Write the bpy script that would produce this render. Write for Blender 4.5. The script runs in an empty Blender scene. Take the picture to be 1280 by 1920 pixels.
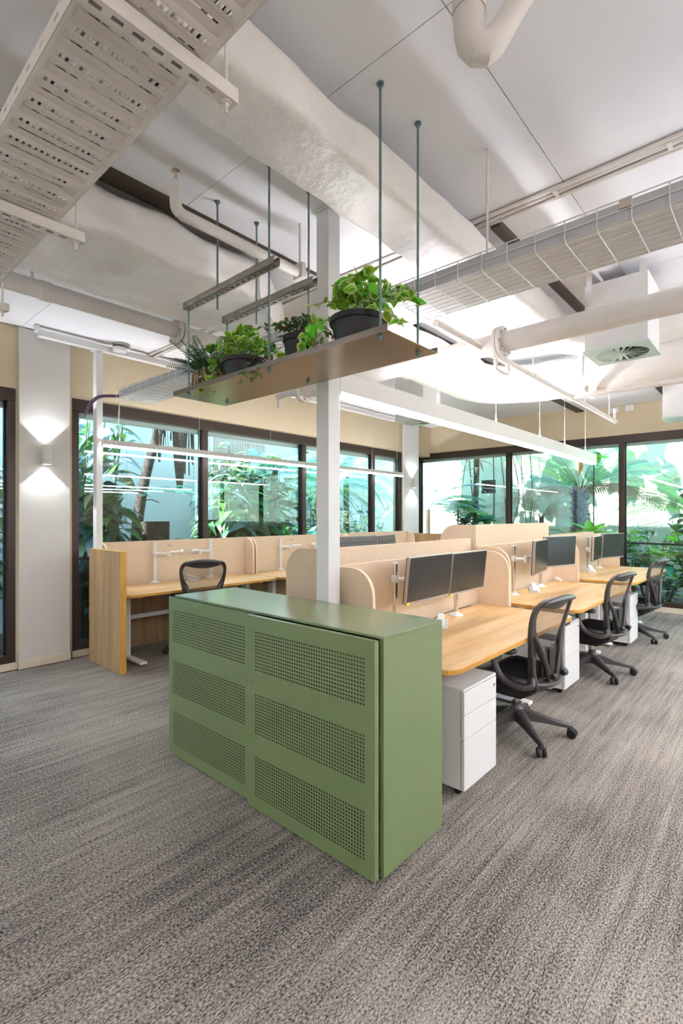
import bpy, bmesh, math, random
from math import sin, cos, pi, radians
from mathutils import Vector, Matrix, noise
random.seed(7)
S = bpy.context.scene
COL = S.collection

# ------------------------------------------------------------------ camera, world, sun, exposure
cam_d = bpy.data.cameras.new('camera'); cam = bpy.data.objects.new('camera', cam_d); COL.objects.link(cam)
cam.location = (0, 0, 1.5)
cam.rotation_euler = (radians(90), 0, radians(41.79 - 90))
cam_d.sensor_fit = 'HORIZONTAL'; cam_d.sensor_width = 36
cam_d.lens = 935.4 / 1280 * 36
cam_d.shift_y = 7.4 / 1280
cam_d.clip_start = 0.05
S.camera = cam

W = bpy.data.worlds.new('world'); S.world = W; W.use_nodes = True
nt = W.node_tree; nt.nodes.clear()
wo = nt.nodes.new('ShaderNodeOutputWorld'); bg = nt.nodes.new('ShaderNodeBackground')
bg.inputs['Color'].default_value = (0.60, 0.80, 1.0, 1); bg.inputs['Strength'].default_value = 6.5
nt.links.new(bg.outputs[0], wo.inputs[0])

sun_d = bpy.data.lights.new('sun', 'SUN'); sun = bpy.data.objects.new('sun', sun_d); COL.objects.link(sun)
sun_d.energy = 26.0; sun_d.angle = radians(0.6); sun_d.color = (1.0, 0.96, 0.9)
sun.rotation_euler = Vector((0.62, -0.10, -0.78)).to_track_quat('-Z', 'Y').to_euler()

vs = S.view_settings
S.display_settings.display_device = 'sRGB'
vs.view_transform = 'Standard'; vs.look = 'None'; vs.exposure = 0.84; vs.gamma = 1.0; vs.use_curve_mapping = False
DOWN = 14.5     # downlight diffuser strength
UP = 58.0       # uplight diffuser strength

# ------------------------------------------------------------------ helpers
def lin(h):
    if isinstance(h, str):
        h = h.lstrip('#'); r = [int(h[i:i+2], 16) / 255 for i in (0, 2, 4)]
    else:
        r = [v / 255 for v in h]
    return tuple(v / 12.92 if v <= 0.04045 else ((v + 0.055) / 1.055) ** 2.4 for v in r) + (1,)

def base_mat(name):
    m = bpy.data.materials.new(name); m.use_nodes = True
    t = m.node_tree; p = t.nodes['Principled BSDF']
    return m, t, p

def N(t, kind, **kw):
    n = t.nodes.new(kind)
    for k, v in kw.items():
        if k in n.inputs: n.inputs[k].default_value = v
        else: setattr(n, k, v)
    return n

def mat(name, col, rough=0.6, metal=0.0, vary=0.06, scale=8.0, stretch=(1, 1, 1), bump=0.0, bdist=0.01, bscale=None, coat=0.0, col2=None, rnd=0.0):
    """procedural material: noise between two close tones, optional bump and per-object tone shift"""
    m, t, p = base_mat(name)
    c = lin(col)
    c2 = lin(col2) if col2 else tuple(v * (1 - vary * 2.5) for v in c[:3]) + (1,)
    tc = N(t, 'ShaderNodeTexCoord'); mp = N(t, 'ShaderNodeMapping'); mp.inputs['Scale'].default_value = stretch
    t.links.new(tc.outputs['Object'], mp.inputs['Vector'])
    nz = N(t, 'ShaderNodeTexNoise', Scale=scale, Detail=4.0)
    t.links.new(mp.outputs[0], nz.inputs['Vector'])
    mx = N(t, 'ShaderNodeMix', data_type='RGBA')
    rmp = N(t, 'ShaderNodeMapRange'); rmp.inputs[1].default_value = 0.3; rmp.inputs[2].default_value = 0.7
    t.links.new(nz.outputs['Fac'], rmp.inputs[0]); t.links.new(rmp.outputs[0], mx.inputs['Factor'])
    mx.inputs['A'].default_value = c; mx.inputs['B'].default_value = c2
    out = mx.outputs['Result']
    if rnd:
        oi = N(t, 'ShaderNodeObjectInfo'); hv = N(t, 'ShaderNodeHueSaturation')
        r2 = N(t, 'ShaderNodeMapRange'); r2.inputs[3].default_value = 1 - rnd; r2.inputs[4].default_value = 1 + rnd
        t.links.new(oi.outputs['Random'], r2.inputs[0]); t.links.new(r2.outputs[0], hv.inputs['Value'])
        t.links.new(out, hv.inputs['Color']); out = hv.outputs[0]
    t.links.new(out, p.inputs['Base Color'])
    p.inputs['Roughness'].default_value = rough; p.inputs['Metallic'].default_value = metal
    p.inputs['Coat Weight'].default_value = coat; p.inputs['Coat Roughness'].default_value = 0.18
    if bump:
        b = N(t, 'ShaderNodeBump', Strength=bump); b.inputs['Distance'].default_value = bdist
        n2 = N(t, 'ShaderNodeTexNoise', Scale=bscale or scale * 6, Detail=5.0)
        t.links.new(mp.outputs[0], n2.inputs['Vector']); t.links.new(n2.outputs['Fac'], b.inputs['Height'])
        t.links.new(b.outputs[0], p.inputs['Normal'])
    return m

def emit(name, col, strength):
    m = bpy.data.materials.new(name); m.use_nodes = True; t = m.node_tree; t.nodes.clear()
    o = N(t, 'ShaderNodeOutputMaterial'); e = N(t, 'ShaderNodeEmission', Color=lin(col), Strength=strength)
    t.links.new(e.outputs[0], o.inputs[0]); return m

def glass_mat(name, tint):
    m = bpy.data.materials.new(name); m.use_nodes = True; t = m.node_tree; t.nodes.clear()
    o = N(t, 'ShaderNodeOutputMaterial'); tr = N(t, 'ShaderNodeBsdfTransparent', Color=lin(tint))
    g = N(t, 'ShaderNodeBsdfGlossy', Roughness=0.0)
    lw = N(t, 'ShaderNodeLayerWeight', Blend=0.5)
    pw = N(t, 'ShaderNodeMath', operation='POWER'); pw.inputs[1].default_value = 4.0
    ml = N(t, 'ShaderNodeMath', operation='MULTIPLY_ADD'); ml.inputs[1].default_value = 0.6; ml.inputs[2].default_value = 0.05
    mx = N(t, 'ShaderNodeMixShader')
    t.links.new(lw.outputs['Facing'], pw.inputs[0]); t.links.new(pw.outputs[0], ml.inputs[0]); t.links.new(ml.outputs[0], mx.inputs[0])
    t.links.new(tr.outputs[0], mx.inputs[1]); t.links.new(g.outputs[0], mx.inputs[2]); t.links.new(mx.outputs[0], o.inputs[0])
    return m

def leaf_mat(name, col, edge=None, rough=0.35, rnd=0.25, trans=0.25, hue=0.03):
    """leaf: centre tone, optional paler margin (leaf meshes carry uv: u along, v across -1..1 -> 0..1)"""
    m, t, p = base_mat(name)
    uv = N(t, 'ShaderNodeUVMap'); sp = N(t, 'ShaderNodeSeparateXYZ'); t.links.new(uv.outputs[0], sp.inputs[0])
    a = N(t, 'ShaderNodeMath', operation='SUBTRACT'); a.inputs[1].default_value = 0.5; t.links.new(sp.outputs['Y'], a.inputs[0])
    b = N(t, 'ShaderNodeMath', operation='ABSOLUTE'); t.links.new(a.outputs[0], b.inputs[0])
    nz = N(t, 'ShaderNodeTexNoise', Scale=9.0); tc = N(t, 'ShaderNodeTexCoord'); t.links.new(tc.outputs['Object'], nz.inputs['Vector'])
    ad = N(t, 'ShaderNodeMath', operation='MULTIPLY_ADD'); ad.inputs[1].default_value = 0.16; t.links.new(nz.outputs['Fac'], ad.inputs[0]); t.links.new(b.outputs[0], ad.inputs[2])
    rp = N(t, 'ShaderNodeValToRGB')
    rp.color_ramp.elements[0].position = 0.36 if edge else 0.1; rp.color_ramp.elements[0].color = lin(col)
    rp.color_ramp.elements[1].position = 0.46 if edge else 0.7
    rp.color_ramp.elements[1].color = lin(edge) if edge else tuple(v * 0.8 for v in lin(col)[:3]) + (1,)
    t.links.new(ad.outputs[0], rp.inputs[0])
    oi = N(t, 'ShaderNodeObjectInfo'); hv = N(t, 'ShaderNodeHueSaturation')
    r2 = N(t, 'ShaderNodeMapRange'); r2.inputs[3].default_value = 1 - rnd; r2.inputs[4].default_value = 1 + rnd
    r3 = N(t, 'ShaderNodeMapRange'); r3.inputs[3].default_value = 0.5 - hue; r3.inputs[4].default_value = 0.5 + hue
    t.links.new(oi.outputs['Random'], r2.inputs[0]); t.links.new(oi.outputs['Random'], r3.inputs[0])
    t.links.new(r2.outputs[0], hv.inputs['Value']); t.links.new(r3.outputs[0], hv.inputs['Hue']); t.links.new(rp.outputs[0], hv.inputs['Color'])
    t.links.new(hv.outputs[0], p.inputs['Base Color']); p.inputs['Roughness'].default_value = rough
    tl = N(t, 'ShaderNodeBsdfTranslucent'); t.links.new(hv.outputs[0], tl.inputs['Color'])
    mx = N(t, 'ShaderNodeMixShader'); mx.inputs[0].default_value = trans
    o = t.nodes['Material Output']
    t.links.new(p.outputs[0], mx.inputs[1]); t.links.new(tl.outputs[0], mx.inputs[2]); t.links.new(mx.outputs[0], o.inputs[0])
    return m

def wood_mat(name, c1, c2, c3, grain, rough=0.45):
    m, t, p = base_mat(name)
    tc = N(t, 'ShaderNodeTexCoord'); mp = N(t, 'ShaderNodeMapping'); mp.inputs['Scale'].default_value = grain
    t.links.new(tc.outputs['Object'], mp.inputs['Vector'])
    a = N(t, 'ShaderNodeTexNoise', Scale=1.0, Detail=3.0, Roughness=0.5, Distortion=0.4)
    b = N(t, 'ShaderNodeTexNoise', Scale=9.0, Detail=5.0, Roughness=0.65)
    t.links.new(mp.outputs[0], a.inputs['Vector']); t.links.new(mp.outputs[0], b.inputs['Vector'])
    r1 = N(t, 'ShaderNodeValToRGB'); e = r1.color_ramp.elements
    e[0].position = 0.32; e[0].color = lin(c1); e[1].position = 0.72; e[1].color = lin(c3)
    k = e.new(0.5); k.color = lin(c2)
    t.links.new(a.outputs['Fac'], r1.inputs[0])
    mx = N(t, 'ShaderNodeMix', data_type='RGBA', blend_type='MULTIPLY'); mx.inputs['Factor'].default_value = 0.35
    r2 = N(t, 'ShaderNodeValToRGB'); r2.color_ramp.elements[0].position = 0.35; r2.color_ramp.elements[0].color = (.62, .62, .62, 1); r2.color_ramp.elements[1].position = 0.6
    t.links.new(b.outputs['Fac'], r2.inputs[0]); t.links.new(r1.outputs[0], mx.inputs['A']); t.links.new(r2.outputs[0], mx.inputs['B'])
    t.links.new(mx.outputs['Result'], p.inputs['Base Color']); p.inputs['Roughness'].default_value = rough
    return m

def setp(o, label=None, cat=None, group=None, kind=None):
    if label: o['label'] = label
    if cat: o['category'] = cat
    if group: o['group'] = group
    if kind: o['kind'] = kind
    return o

def thing(name, label, cat, loc=(0, 0, 0), rz=0, group=None):
    o = bpy.data.objects.new(name, None); COL.objects.link(o); o.empty_display_size = 0.1
    o.location = loc; o.rotation_euler = (0, 0, rz)
    return setp(o, label, cat, group)

def wloc(o):
    v = Vector((0, 0, 0))
    while o: v += o.location; o = o.parent
    return v

def obj(name, bm, m, parent=None, world=True, smooth=35, bevel=0.0, label=None, kind=None, origin=None, segs=2):
    """bmesh -> ONE mesh object. world=True: coordinates are world ones (unrotated parents only)"""
    me = bpy.data.meshes.new(name)
    bm.normal_update(); bm.to_mesh(me); bm.free()
    if m: me.materials.append(m)
    o = bpy.data.objects.new(name, me); COL.objects.link(o)
    if world:
        cc = [v.co for v in me.vertices]
        if origin is None:
            mn = Vector((min(v.x for v in cc), min(v.y for v in cc), min(v.z for v in cc)))
            mx = Vector((max(v.x for v in cc), max(v.y for v in cc), max(v.z for v in cc)))
            origin = Vector(((mn.x + mx.x) / 2, (mn.y + mx.y) / 2, mn.z))
        origin = Vector(origin)
        me.transform(Matrix.Translation(-origin))
        o.location = origin - (wloc(parent) if parent else Vector((0, 0, 0)))
    if parent: o.parent = parent
    if smooth is not None:
        me.polygons.foreach_set('use_smooth', [True] * len(me.polygons))
        me.set_sharp_from_angle(angle=radians(smooth))
    if bevel:
        b = o.modifiers.new('bevel', 'BEVEL'); b.width = bevel; b.segments = segs; b.limit_method = 'ANGLE'; b.angle_limit = radians(40)
    setp(o, label, None, None, kind)
    return o

def struct(name, bm, m, parent=None, **k):
    return obj(name, bm, m, parent, kind='structure', **k)

def bx(bm, x0, x1, y0, y1, z0, z1, mtx=None):
    vs_ = [bm.verts.new((x, y, z)) for x in (x0, x1) for y in (y0, y1) for z in (z0, z1)]
    if mtx is not None:
        for v in vs_: v.co = mtx @ v.co
    q = [(0, 1, 3, 2), (4, 6, 7, 5), (0, 4, 5, 1), (2, 3, 7, 6), (0, 2, 6, 4), (1, 5, 7, 3)]
    for f in q: bm.faces.new([vs_[i] for i in f])
    return bm

def B(*a, **k): return bx(bmesh.new(), *a, **k)

def frame_of(d):
    d = Vector(d).normalized(); up = Vector((0, 0, 1)) if abs(d.z) < 0.95 else Vector((1, 0, 0))
    u = d.cross(up).normalized(); return d, u, u.cross(d).normalized()

def tube(bm, pts, r, seg=8, cap=True):
    """sweep a circle along points; r a number or a list"""
    pts = [Vector(p) for p in pts]; n = len(pts); rr = r if isinstance(r, (list, tuple)) else [r] * n
    rings = []; pu = None
    for i, p in enumerate(pts):
        if i == 0: d = pts[1] - p
        elif i == n - 1: d = p - pts[i-1]
        else: d = (pts[i+1] - p).normalized() + (p - pts[i-1]).normalized()
        if d.length < 1e-9: d = pts[min(i+1, n-1)] - pts[max(i-1, 0)]
        d, u, w = frame_of(d)
        if pu is not None:
            u2 = pu - d * pu.dot(d)
            if u2.length > 1e-6: u = u2.normalized(); w = u.cross(d)
        pu = u
        rings.append([bm.verts.new(p + (u * cos(2*pi*k/seg) + w * sin(2*pi*k/seg)) * rr[i]) for k in range(seg)])
    for a, b in zip(rings, rings[1:]):
        for k in range(seg): bm.faces.new((a[k], a[(k+1) % seg], b[(k+1) % seg], b[k]))
    if cap:
        bm.faces.new(list(reversed(rings[0]))); bm.faces.new(rings[-1])
    return bm

def T(pts, r, seg=8): return tube(bmesh.new(), pts, r, seg)

def lathe(bm, prof, seg=24, c=(0, 0, 0), cap=True):
    rings = [[bm.verts.new((c[0] + r*cos(2*pi*k/seg), c[1] + r*sin(2*pi*k/seg), c[2] + z)) for k in range(seg)] for r, z in prof]
    for a, b in zip(rings, rings[1:]):
        for k in range(seg): bm.faces.new((a[k], a[(k+1) % seg], b[(k+1) % seg], b[k]))
    if cap: bm.faces.new(list(reversed(rings[0]))); bm.faces.new(rings[-1])
    return bm

def prism(bm, poly, a, b, axis='Z'):
    def v(p, t):
        if axis == 'Z': return (p[0], p[1], t)
        if axis == 'X': return (t, p[0], p[1])
        return (p[0], t, p[1])
    lo = [bm.verts.new(v(p, a)) for p in poly]; hi = [bm.verts.new(v(p, b)) for p in poly]
    f1 = bm.faces.new(lo); f2 = bm.faces.new(hi); n = len(poly)
    for i in range(n): bm.faces.new((lo[i], lo[(i+1) % n], hi[(i+1) % n], hi[i]))
    bmesh.ops.recalc_face_normals(bm, faces=bm.faces[:]); return bm

def rrect(x0, x1, y0, y1, r, seg=6, corners=(1, 1, 1, 1)):
    """rounded rectangle, corners flags: (x0y0, x1y0, x1y1, x0y1)"""
    cs = [((x0+r, y0+r), pi, corners[0], (x0, y0)), ((x1-r, y0+r), 1.5*pi, corners[1], (x1, y0)), ((x1-r, y1-r), 0, corners[2], (x1, y1)), ((x0+r, y1-r), .5*pi, corners[3], (x0, y1))]
    P = []
    for (cx, cy), a0, f, sq in cs:
        if not f: P.append(sq); continue
        for k in range(seg + 1): P.append((cx + r*cos(a0 + .5*pi*k/seg), cy + r*sin(a0 + .5*pi*k/seg)))
    return P

def bez(p0, p1, p2, n=8):
    p0, p1, p2 = Vector(p0), Vector(p1), Vector(p2)
    return [p0*(1-t)**2 + p1*2*t*(1-t) + p2*t*t for t in [i/n for i in range(n+1)]]

def catmull(P, n=6):
    P = [Vector(p) for p in P]; Q = [P[0]*2 - P[1]] + P + [P[-1]*2 - P[-2]]; out = []
    for i in range(1, len(Q) - 2):
        for k in range(n):
            t = k / n
            out.append(0.5*((2*Q[i]) + (Q[i+1]-Q[i-1])*t + (2*Q[i-1]-5*Q[i]+4*Q[i+1]-Q[i+2])*t*t + (3*Q[i]-Q[i-1]-3*Q[i+1]+Q[i+2])*t**3))
    out.append(P[-1]); return out

def copy_tree(o, parent=None):
    c = o.copy(); COL.objects.link(c); c.parent = parent
    for ch in KIDS.get(o.name, []): copy_tree(ch, c)
    return c
KIDS = {}
def index_kids():
    KIDS.clear()
    for o in bpy.data.objects:
        if o.parent: KIDS.setdefault(o.parent.name, []).append(o)

# ------------------------------------------------------------------ materials
M = {}
M['white'] = mat('white_powder_coat', '#dddbd8', 0.4, vary=0.01)
M['white_steel'] = mat('white_steel', '#e4e2e0', 0.35, vary=0.01)
M['ceiling'] = mat('ceiling_paint', '#e8e7e8', 0.75, vary=0.015, scale=1.5)
M['services'] = mat('painted_services', '#e0d9d2', 0.6, vary=0.03, scale=5)
M['duct'] = mat('painted_duct_wrap', '#ece7e1', 0.42, vary=0.03, scale=3, bump=0.8, bscale=5, bdist=.035)
M['wall'] = mat('wall_paint', '#cbbb9d', 0.8, vary=0.02, scale=2)
M['wall_light'] = mat('pilaster_paint', '#d2cec6', 0.75, vary=0.015, scale=2)
M['skirt'] = mat('skirting_paint', '#d8cdb9', 0.6, vary=0.02)
M['bronze'] = mat('bronze_aluminium', '#3c2f27', 0.4, metal=0.3, vary=0.05, scale=3)
M['dark'] = mat('dark_frame', '#15161a', 0.4, vary=0.05)
M['steel_beam'] = mat('brown_steel', '#4a3f31', 0.6, vary=0.1, scale=4)
M['green'] = mat('sage_green_enamel', '#6c7d52', 0.3, vary=0.01, scale=2, coat=0.7)
M['green_dark'] = mat('green_enamel_in_shade', '#262d1e', 0.5, vary=0.02)  # cabinet green darkened: shade behind the door holes put into the colour
M['felt'] = mat('felt_panel', '#dec8ae', 0.95, vary=0.05, scale=60, bump=0.25, bscale=300, col2='#d6bea1')
M['felt_edge'] = mat('felt_edge', '#ecd2b4', 0.9, vary=0.03, scale=20)
M['oak'] = wood_mat('oak_top', '#bd9159', '#d0a873', '#dcbb8c', (0.9, 9, 9), 0.42)
M['oak_edge'] = wood_mat('oak_edge', '#b07a2c', '#c48f3c', '#cf9d4b', (1.5, 40, 40), 0.5)
M['oak_v'] = wood_mat('oak_panel', '#9c7d58', '#b08e66', '#bd9c74', (14, 14, 0.7), 0.5)
M['oak_vedge'] = wood_mat('oak_panel_edge', '#c48d38', '#d39f48', '#dcaa55', (14, 14, 1.0), 0.5)
M['black'] = mat('black_plastic', '#24211f', 0.45, vary=0.05)
M['graphite'] = mat('graphite_plastic', '#3d3937', 0.42, vary=0.04)
M['rubber'] = mat('rubber', '#151414', 0.6, vary=0.05)
M['seat'] = mat('seat_weave', '#1e1c1c', 0.85, vary=0.1, scale=80, bump=0.3, bscale=400)
M['screen'] = mat('monitor_glass', '#28221f', 0.22, vary=0.02)
M['bezel'] = mat('monitor_bezel', '#b3a79f', 0.35, metal=0.4, vary=0.02)
M['mon_back'] = mat('monitor_back', '#3a3230', 0.4, vary=0.03)
M['yellow'] = mat('yellow_sticker', '#f0dc1c', 0.6, vary=0.01)
M['chrome'] = mat('polished_tube', '#d9d0c6', 0.18, metal=0.9, vary=0.01)
M['zinc'] = mat('zinc_rod', '#7e9494', 0.35, metal=0.8, vary=0.08, scale=30)
M['galv'] = mat('galvanised_strut', '#aaa79d', 0.45, metal=0.5, vary=0.15, scale=25)
M['galv_light'] = mat('pale_grey_liner', '#b9bbc0', .5, vary=.03)
M['stainless'] = mat('brushed_stainless', '#a08c78', 0.27, metal=1.0, vary=0.02, scale=12, stretch=(6, 1, 1))
M['stainless_lip'] = mat('brushed_stainless_lip', '#8e867d', 0.3, metal=1.0, vary=0.02)
M['pot'] = mat('black_pot', '#1c1b1e', 0.5, vary=0.05)
M['soil'] = mat('soil', '#2b2118', 0.95, vary=0.2, scale=40)
M['root'] = mat('pale_root', '#b59b76', 0.8, vary=0.2, scale=30)
M['stem'] = mat('green_stem', '#5d6b3a', 0.7, vary=0.1)
M['purple'] = mat('purple_cable', '#6d5673', 0.5, vary=0.05)
M['grey_cable'] = mat('grey_cable', '#b7b0a8', 0.5, vary=0.05)
M['grate'] = mat('diffuser_plate', '#c9dcd3', 0.4, vary=0.01)
M['void'] = mat('diffuser_void', '#17181a', 0.8, vary=0.02)
M['glass'] = glass_mat('window_glass', '#eff6f6')
M['led'] = emit('led_downlight', '#fbfaff', DOWN)
M['led_up'] = emit('led_uplight', '#f6f6ff', UP)
M['led_slim_up'] = emit('led_uplight_slim', '#f6f6ff', UP * .6)
M['led_room'] = emit('led_downlight_unseen', '#eef2ff', DOWN * 2.3)  # boosted for the unseen pendants, to lift the room light
M['led_room_up'] = emit('led_uplight_unseen', '#ebf0ff', UP * 2.3)  # boosted uplight of the unseen pendants, brightens ceiling and ducts
M['lamp'] = emit('sconce_lens', '#eef2ff', 12.0)
M['bark'] = mat('bark', '#6a5a4c', 0.9, vary=0.25, scale=14, bump=0.8, bscale=30, stretch=(1, 1, .4))
M['bark_dark'] = mat('dark_bark', '#4a3f3a', 0.9, vary=0.4, scale=25, bump=1.0, bscale=40)
M['fernbark'] = mat('tree_fern_bark', '#2b2430', 0.85, vary=0.3, scale=60, bump=1.0, bscale=60, col2='#9a92ad')
M['fibre'] = mat('root_fibre', '#5c4c3f', 0.95, vary=0.3, scale=20)
M['gwall'] = mat('aqua_render', '#bccdd0', 0.8, vary=0.06, scale=1.2)
M['gwall_r'] = mat('pale_green_render', '#bccfbc', 0.8, vary=0.06, scale=1.2)
M['ground'] = mat('garden_soil', '#3a3733', 0.95, vary=0.35, scale=12, bump=0.6, bscale=60)
M['gravel'] = mat('blue_grey_gravel', '#6f7680', 0.9, vary=0.3, scale=40, rnd=0.3)
M['leaf_green'] = leaf_mat('leaf_green', '#4f8f48', None)
M['leaf_teal'] = leaf_mat('leaf_teal', '#4a9684', None)
M['leaf_dark'] = leaf_mat('leaf_dark', '#2b5a3a', None)
M['leaf_bright'] = leaf_mat('leaf_bright', '#80cc3c', None, trans=0.4)
M['leaf_blue'] = leaf_mat('leaf_blue', '#86b4bf', None)
M['leaf_olive'] = leaf_mat('leaf_olive', '#75845a', None)
M['leaf_varieg'] = leaf_mat('leaf_variegated', '#86c030', '#e2efa6', rnd=0.2, trans=0.2)
M['leaf_ivy'] = leaf_mat('leaf_bronze_green', '#5e8338', None, rnd=0.3)
M['leaf_bronze'] = leaf_mat('leaf_bronze', '#6a4a35', None, rnd=0.3)
M['leaf_fern'] = leaf_mat('fern_green', '#2f5f28', None)
M['leaf_red'] = leaf_mat('bromeliad_red', '#6d2438', '#c9a0b4', rnd=0.2)
M['leaf_orange'] = leaf_mat('leaf_orange', '#c9892f', None, rnd=0.1, trans=0.4)
M['dead'] = leaf_mat('dry_frond', '#b9a48f', None, rnd=0.3)

def carpet_mat():
    m, t, p = base_mat('streaked_carpet')
    tc = N(t, 'ShaderNodeTexCoord'); oi = N(t, 'ShaderNodeObjectInfo')
    add = N(t, 'ShaderNodeVectorMath', operation='ADD'); sc = N(t, 'ShaderNodeMath', operation='MULTIPLY'); sc.inputs[1].default_value = 1.4
    t.links.new(oi.outputs['Random'], sc.inputs[0])
    cb = N(t, 'ShaderNodeCombineXYZ'); t.links.new(sc.outputs[0], cb.inputs['Z'])
    ge = N(t, 'ShaderNodeNewGeometry'); t.links.new(ge.outputs['Position'], add.inputs[0]); t.links.new(cb.outputs[0], add.inputs[1])
    m1 = N(t, 'ShaderNodeMapping'); m1.inputs['Scale'].default_value = (0.55, 13, 0.25); t.links.new(add.outputs[0], m1.inputs['Vector'])
    n1 = N(t, 'ShaderNodeTexNoise', Scale=2.2, Detail=9.0, Roughness=0.78); t.links.new(m1.outputs[0], n1.inputs['Vector'])
    m2 = N(t, 'ShaderNodeMapping'); m2.inputs['Scale'].default_value = (0.55, 1.0, 1.0); t.links.new(ge.outputs['Position'], m2.inputs['Vector'])
    n2 = N(t, 'ShaderNodeTexNoise', Scale=165.0, Detail=2.0, Roughness=0.7); t.links.new(m2.outputs[0], n2.inputs['Vector'])
    n3 = N(t, 'ShaderNodeTexNoise', Scale=0.9, Detail=3.0); t.links.new(ge.outputs['Position'], n3.inputs['Vector'])
    # knit specks whose share of dark loops follows the long streaks
    a = N(t, 'ShaderNodeMapRange'); a.inputs[1].default_value = 0.32; a.inputs[2].default_value = 0.68; a.inputs[3].default_value = -.085; a.inputs[4].default_value = .085; t.links.new(n1.outputs['Fac'], a.inputs[0])
    b3 = N(t, 'ShaderNodeMapRange'); b3.inputs[1].default_value = 0.35; b3.inputs[2].default_value = 0.65; b3.inputs[3].default_value = -.06; b3.inputs[4].default_value = .06; t.links.new(n3.outputs['Fac'], b3.inputs[0])
    s0 = N(t, 'ShaderNodeMath', operation='ADD'); t.links.new(a.outputs[0], s0.inputs[0]); t.links.new(b3.outputs[0], s0.inputs[1])
    s1 = N(t, 'ShaderNodeMath', operation='ADD'); t.links.new(s0.outputs[0], s1.inputs[0]); t.links.new(n2.outputs['Fac'], s1.inputs[1])
    r = N(t, 'ShaderNodeValToRGB'); e = r.color_ramp.elements
    e[0].position = 0.34; e[0].color = lin('#2f2b28'); e[1].position = 0.66; e[1].color = lin('#aba196'); k = e.new(0.49); k.color = lin('#7d746b')
    t.links.new(s1.outputs[0], r.inputs[0]); t.links.new(r.outputs[0], p.inputs['Base Color']); p.inputs['Roughness'].default_value = 0.95
    p.inputs['Specular IOR Level'].default_value = 0.15
    bp = N(t, 'ShaderNodeBump', Strength=0.5); bp.inputs['Distance'].default_value = 0.004; t.links.new(n2.outputs['Fac'], bp.inputs['Height']); t.links.new(bp.outputs[0], p.inputs['Normal'])
    return m
M['carpet'] = carpet_mat()

def mesh_mat():
    m, t, p = base_mat('chair_mesh')
    p.inputs['Base Color'].default_value = lin('#4d4540'); p.inputs['Roughness'].default_value = 0.7
    tr = N(t, 'ShaderNodeBsdfTransparent'); mx = N(t, 'ShaderNodeMixShader'); mx.inputs[0].default_value = 0.55
    tc = N(t, 'ShaderNodeTexCoord'); wv = N(t, 'ShaderNodeTexWave', Scale=60.0); wv.bands_direction = 'Z'; t.links.new(tc.outputs['Object'], wv.inputs['Vector'])
    mr = N(t, 'ShaderNodeMapRange'); mr.inputs[3].default_value = 0.35; mr.inputs[4].default_value = 0.65; t.links.new(wv.outputs['Fac'], mr.inputs[0]); t.links.new(mr.outputs[0], mx.inputs[0])
    o = t.nodes['Material Output']; t.links.new(p.outputs[0], mx.inputs[1]); t.links.new(tr.outputs[0], mx.inputs[2]); t.links.new(mx.outputs[0], o.inputs[0])
    return m
M['mesh'] = mesh_mat()

# ------------------------------------------------------------------ room shell
XL, XR, YN, YF = -4.0, 9.12, -6.0, 5.632     # room bounds
ZC, ZF = 3.30, 3.36                          # main ceiling, ceiling strip along the left wall

floor = struct('floor', B(XL, XR + .2, YN, YF + .2, -0.10, -0.008), M['carpet'])
tile = B(-.5, .5, -.125, .125, 0, .008); proto = None
for j in range(30):
    for i in range(10):
        x = -0.28 + (0.5 if j % 2 else 0) + i * 1.0; y = -1.93 + j * 0.252
        x0, x1 = x - .5, min(x + .5, XR)
        if x1 - x0 < .99 or y + .126 > YF + .01:
            if y + .126 > YF + .01: continue
            o = obj('carpet_tile', B(x0, x1, y - .125, y + .125, -.008, 0), M['carpet'], floor, smooth=None, kind='structure')
            continue
        if proto is None:
            proto = obj('carpet_tile', tile, M['carpet'], floor, world=False, smooth=None, kind='structure'); o = proto
        else:
            o = proto.copy(); COL.objects.link(o)
        o.location = Vector((x, y, -.008)) - floor.location

ceil = struct('ceiling', B(XL - .3, XR + .35, YN - .3, YF + .5, ZF + .06, ZF + .30), M['steel_beam'])
xs = [-4.0, -2.19, -.94, .31, 1.56, 2.80]; xs2 = [2.90, 4.15, 5.40, 6.65, 7.90, 9.12]
ys = [-6.0, -4.1, -1.6, 0.9, 2.60]
def ceil_panel(x0, x1, y0, y1, z):
    obj('ceiling_panel', B(x0 + .002, x1 - .002, y0 + .002, y1 - .002, z, z + .02), M['ceiling'], ceil, smooth=None, kind='structure')
for XS in (xs, xs2):
    for a, b in zip(XS, XS[1:]):
        for c, d in zip(ys, ys[1:]): ceil_panel(a, b, c, d, ZC)
        ceil_panel(a, b, 2.72, YF, ZF - .0)
struct('ceiling_trim_beam', B(-4, 9.12, 2.60, 2.72, 3.28, 3.40), M['steel_beam'], ceil)
struct('trim_1', B(2.9, 9.12, 1.30, 1.36, 3.262, 3.30), M['steel_beam'])

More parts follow.
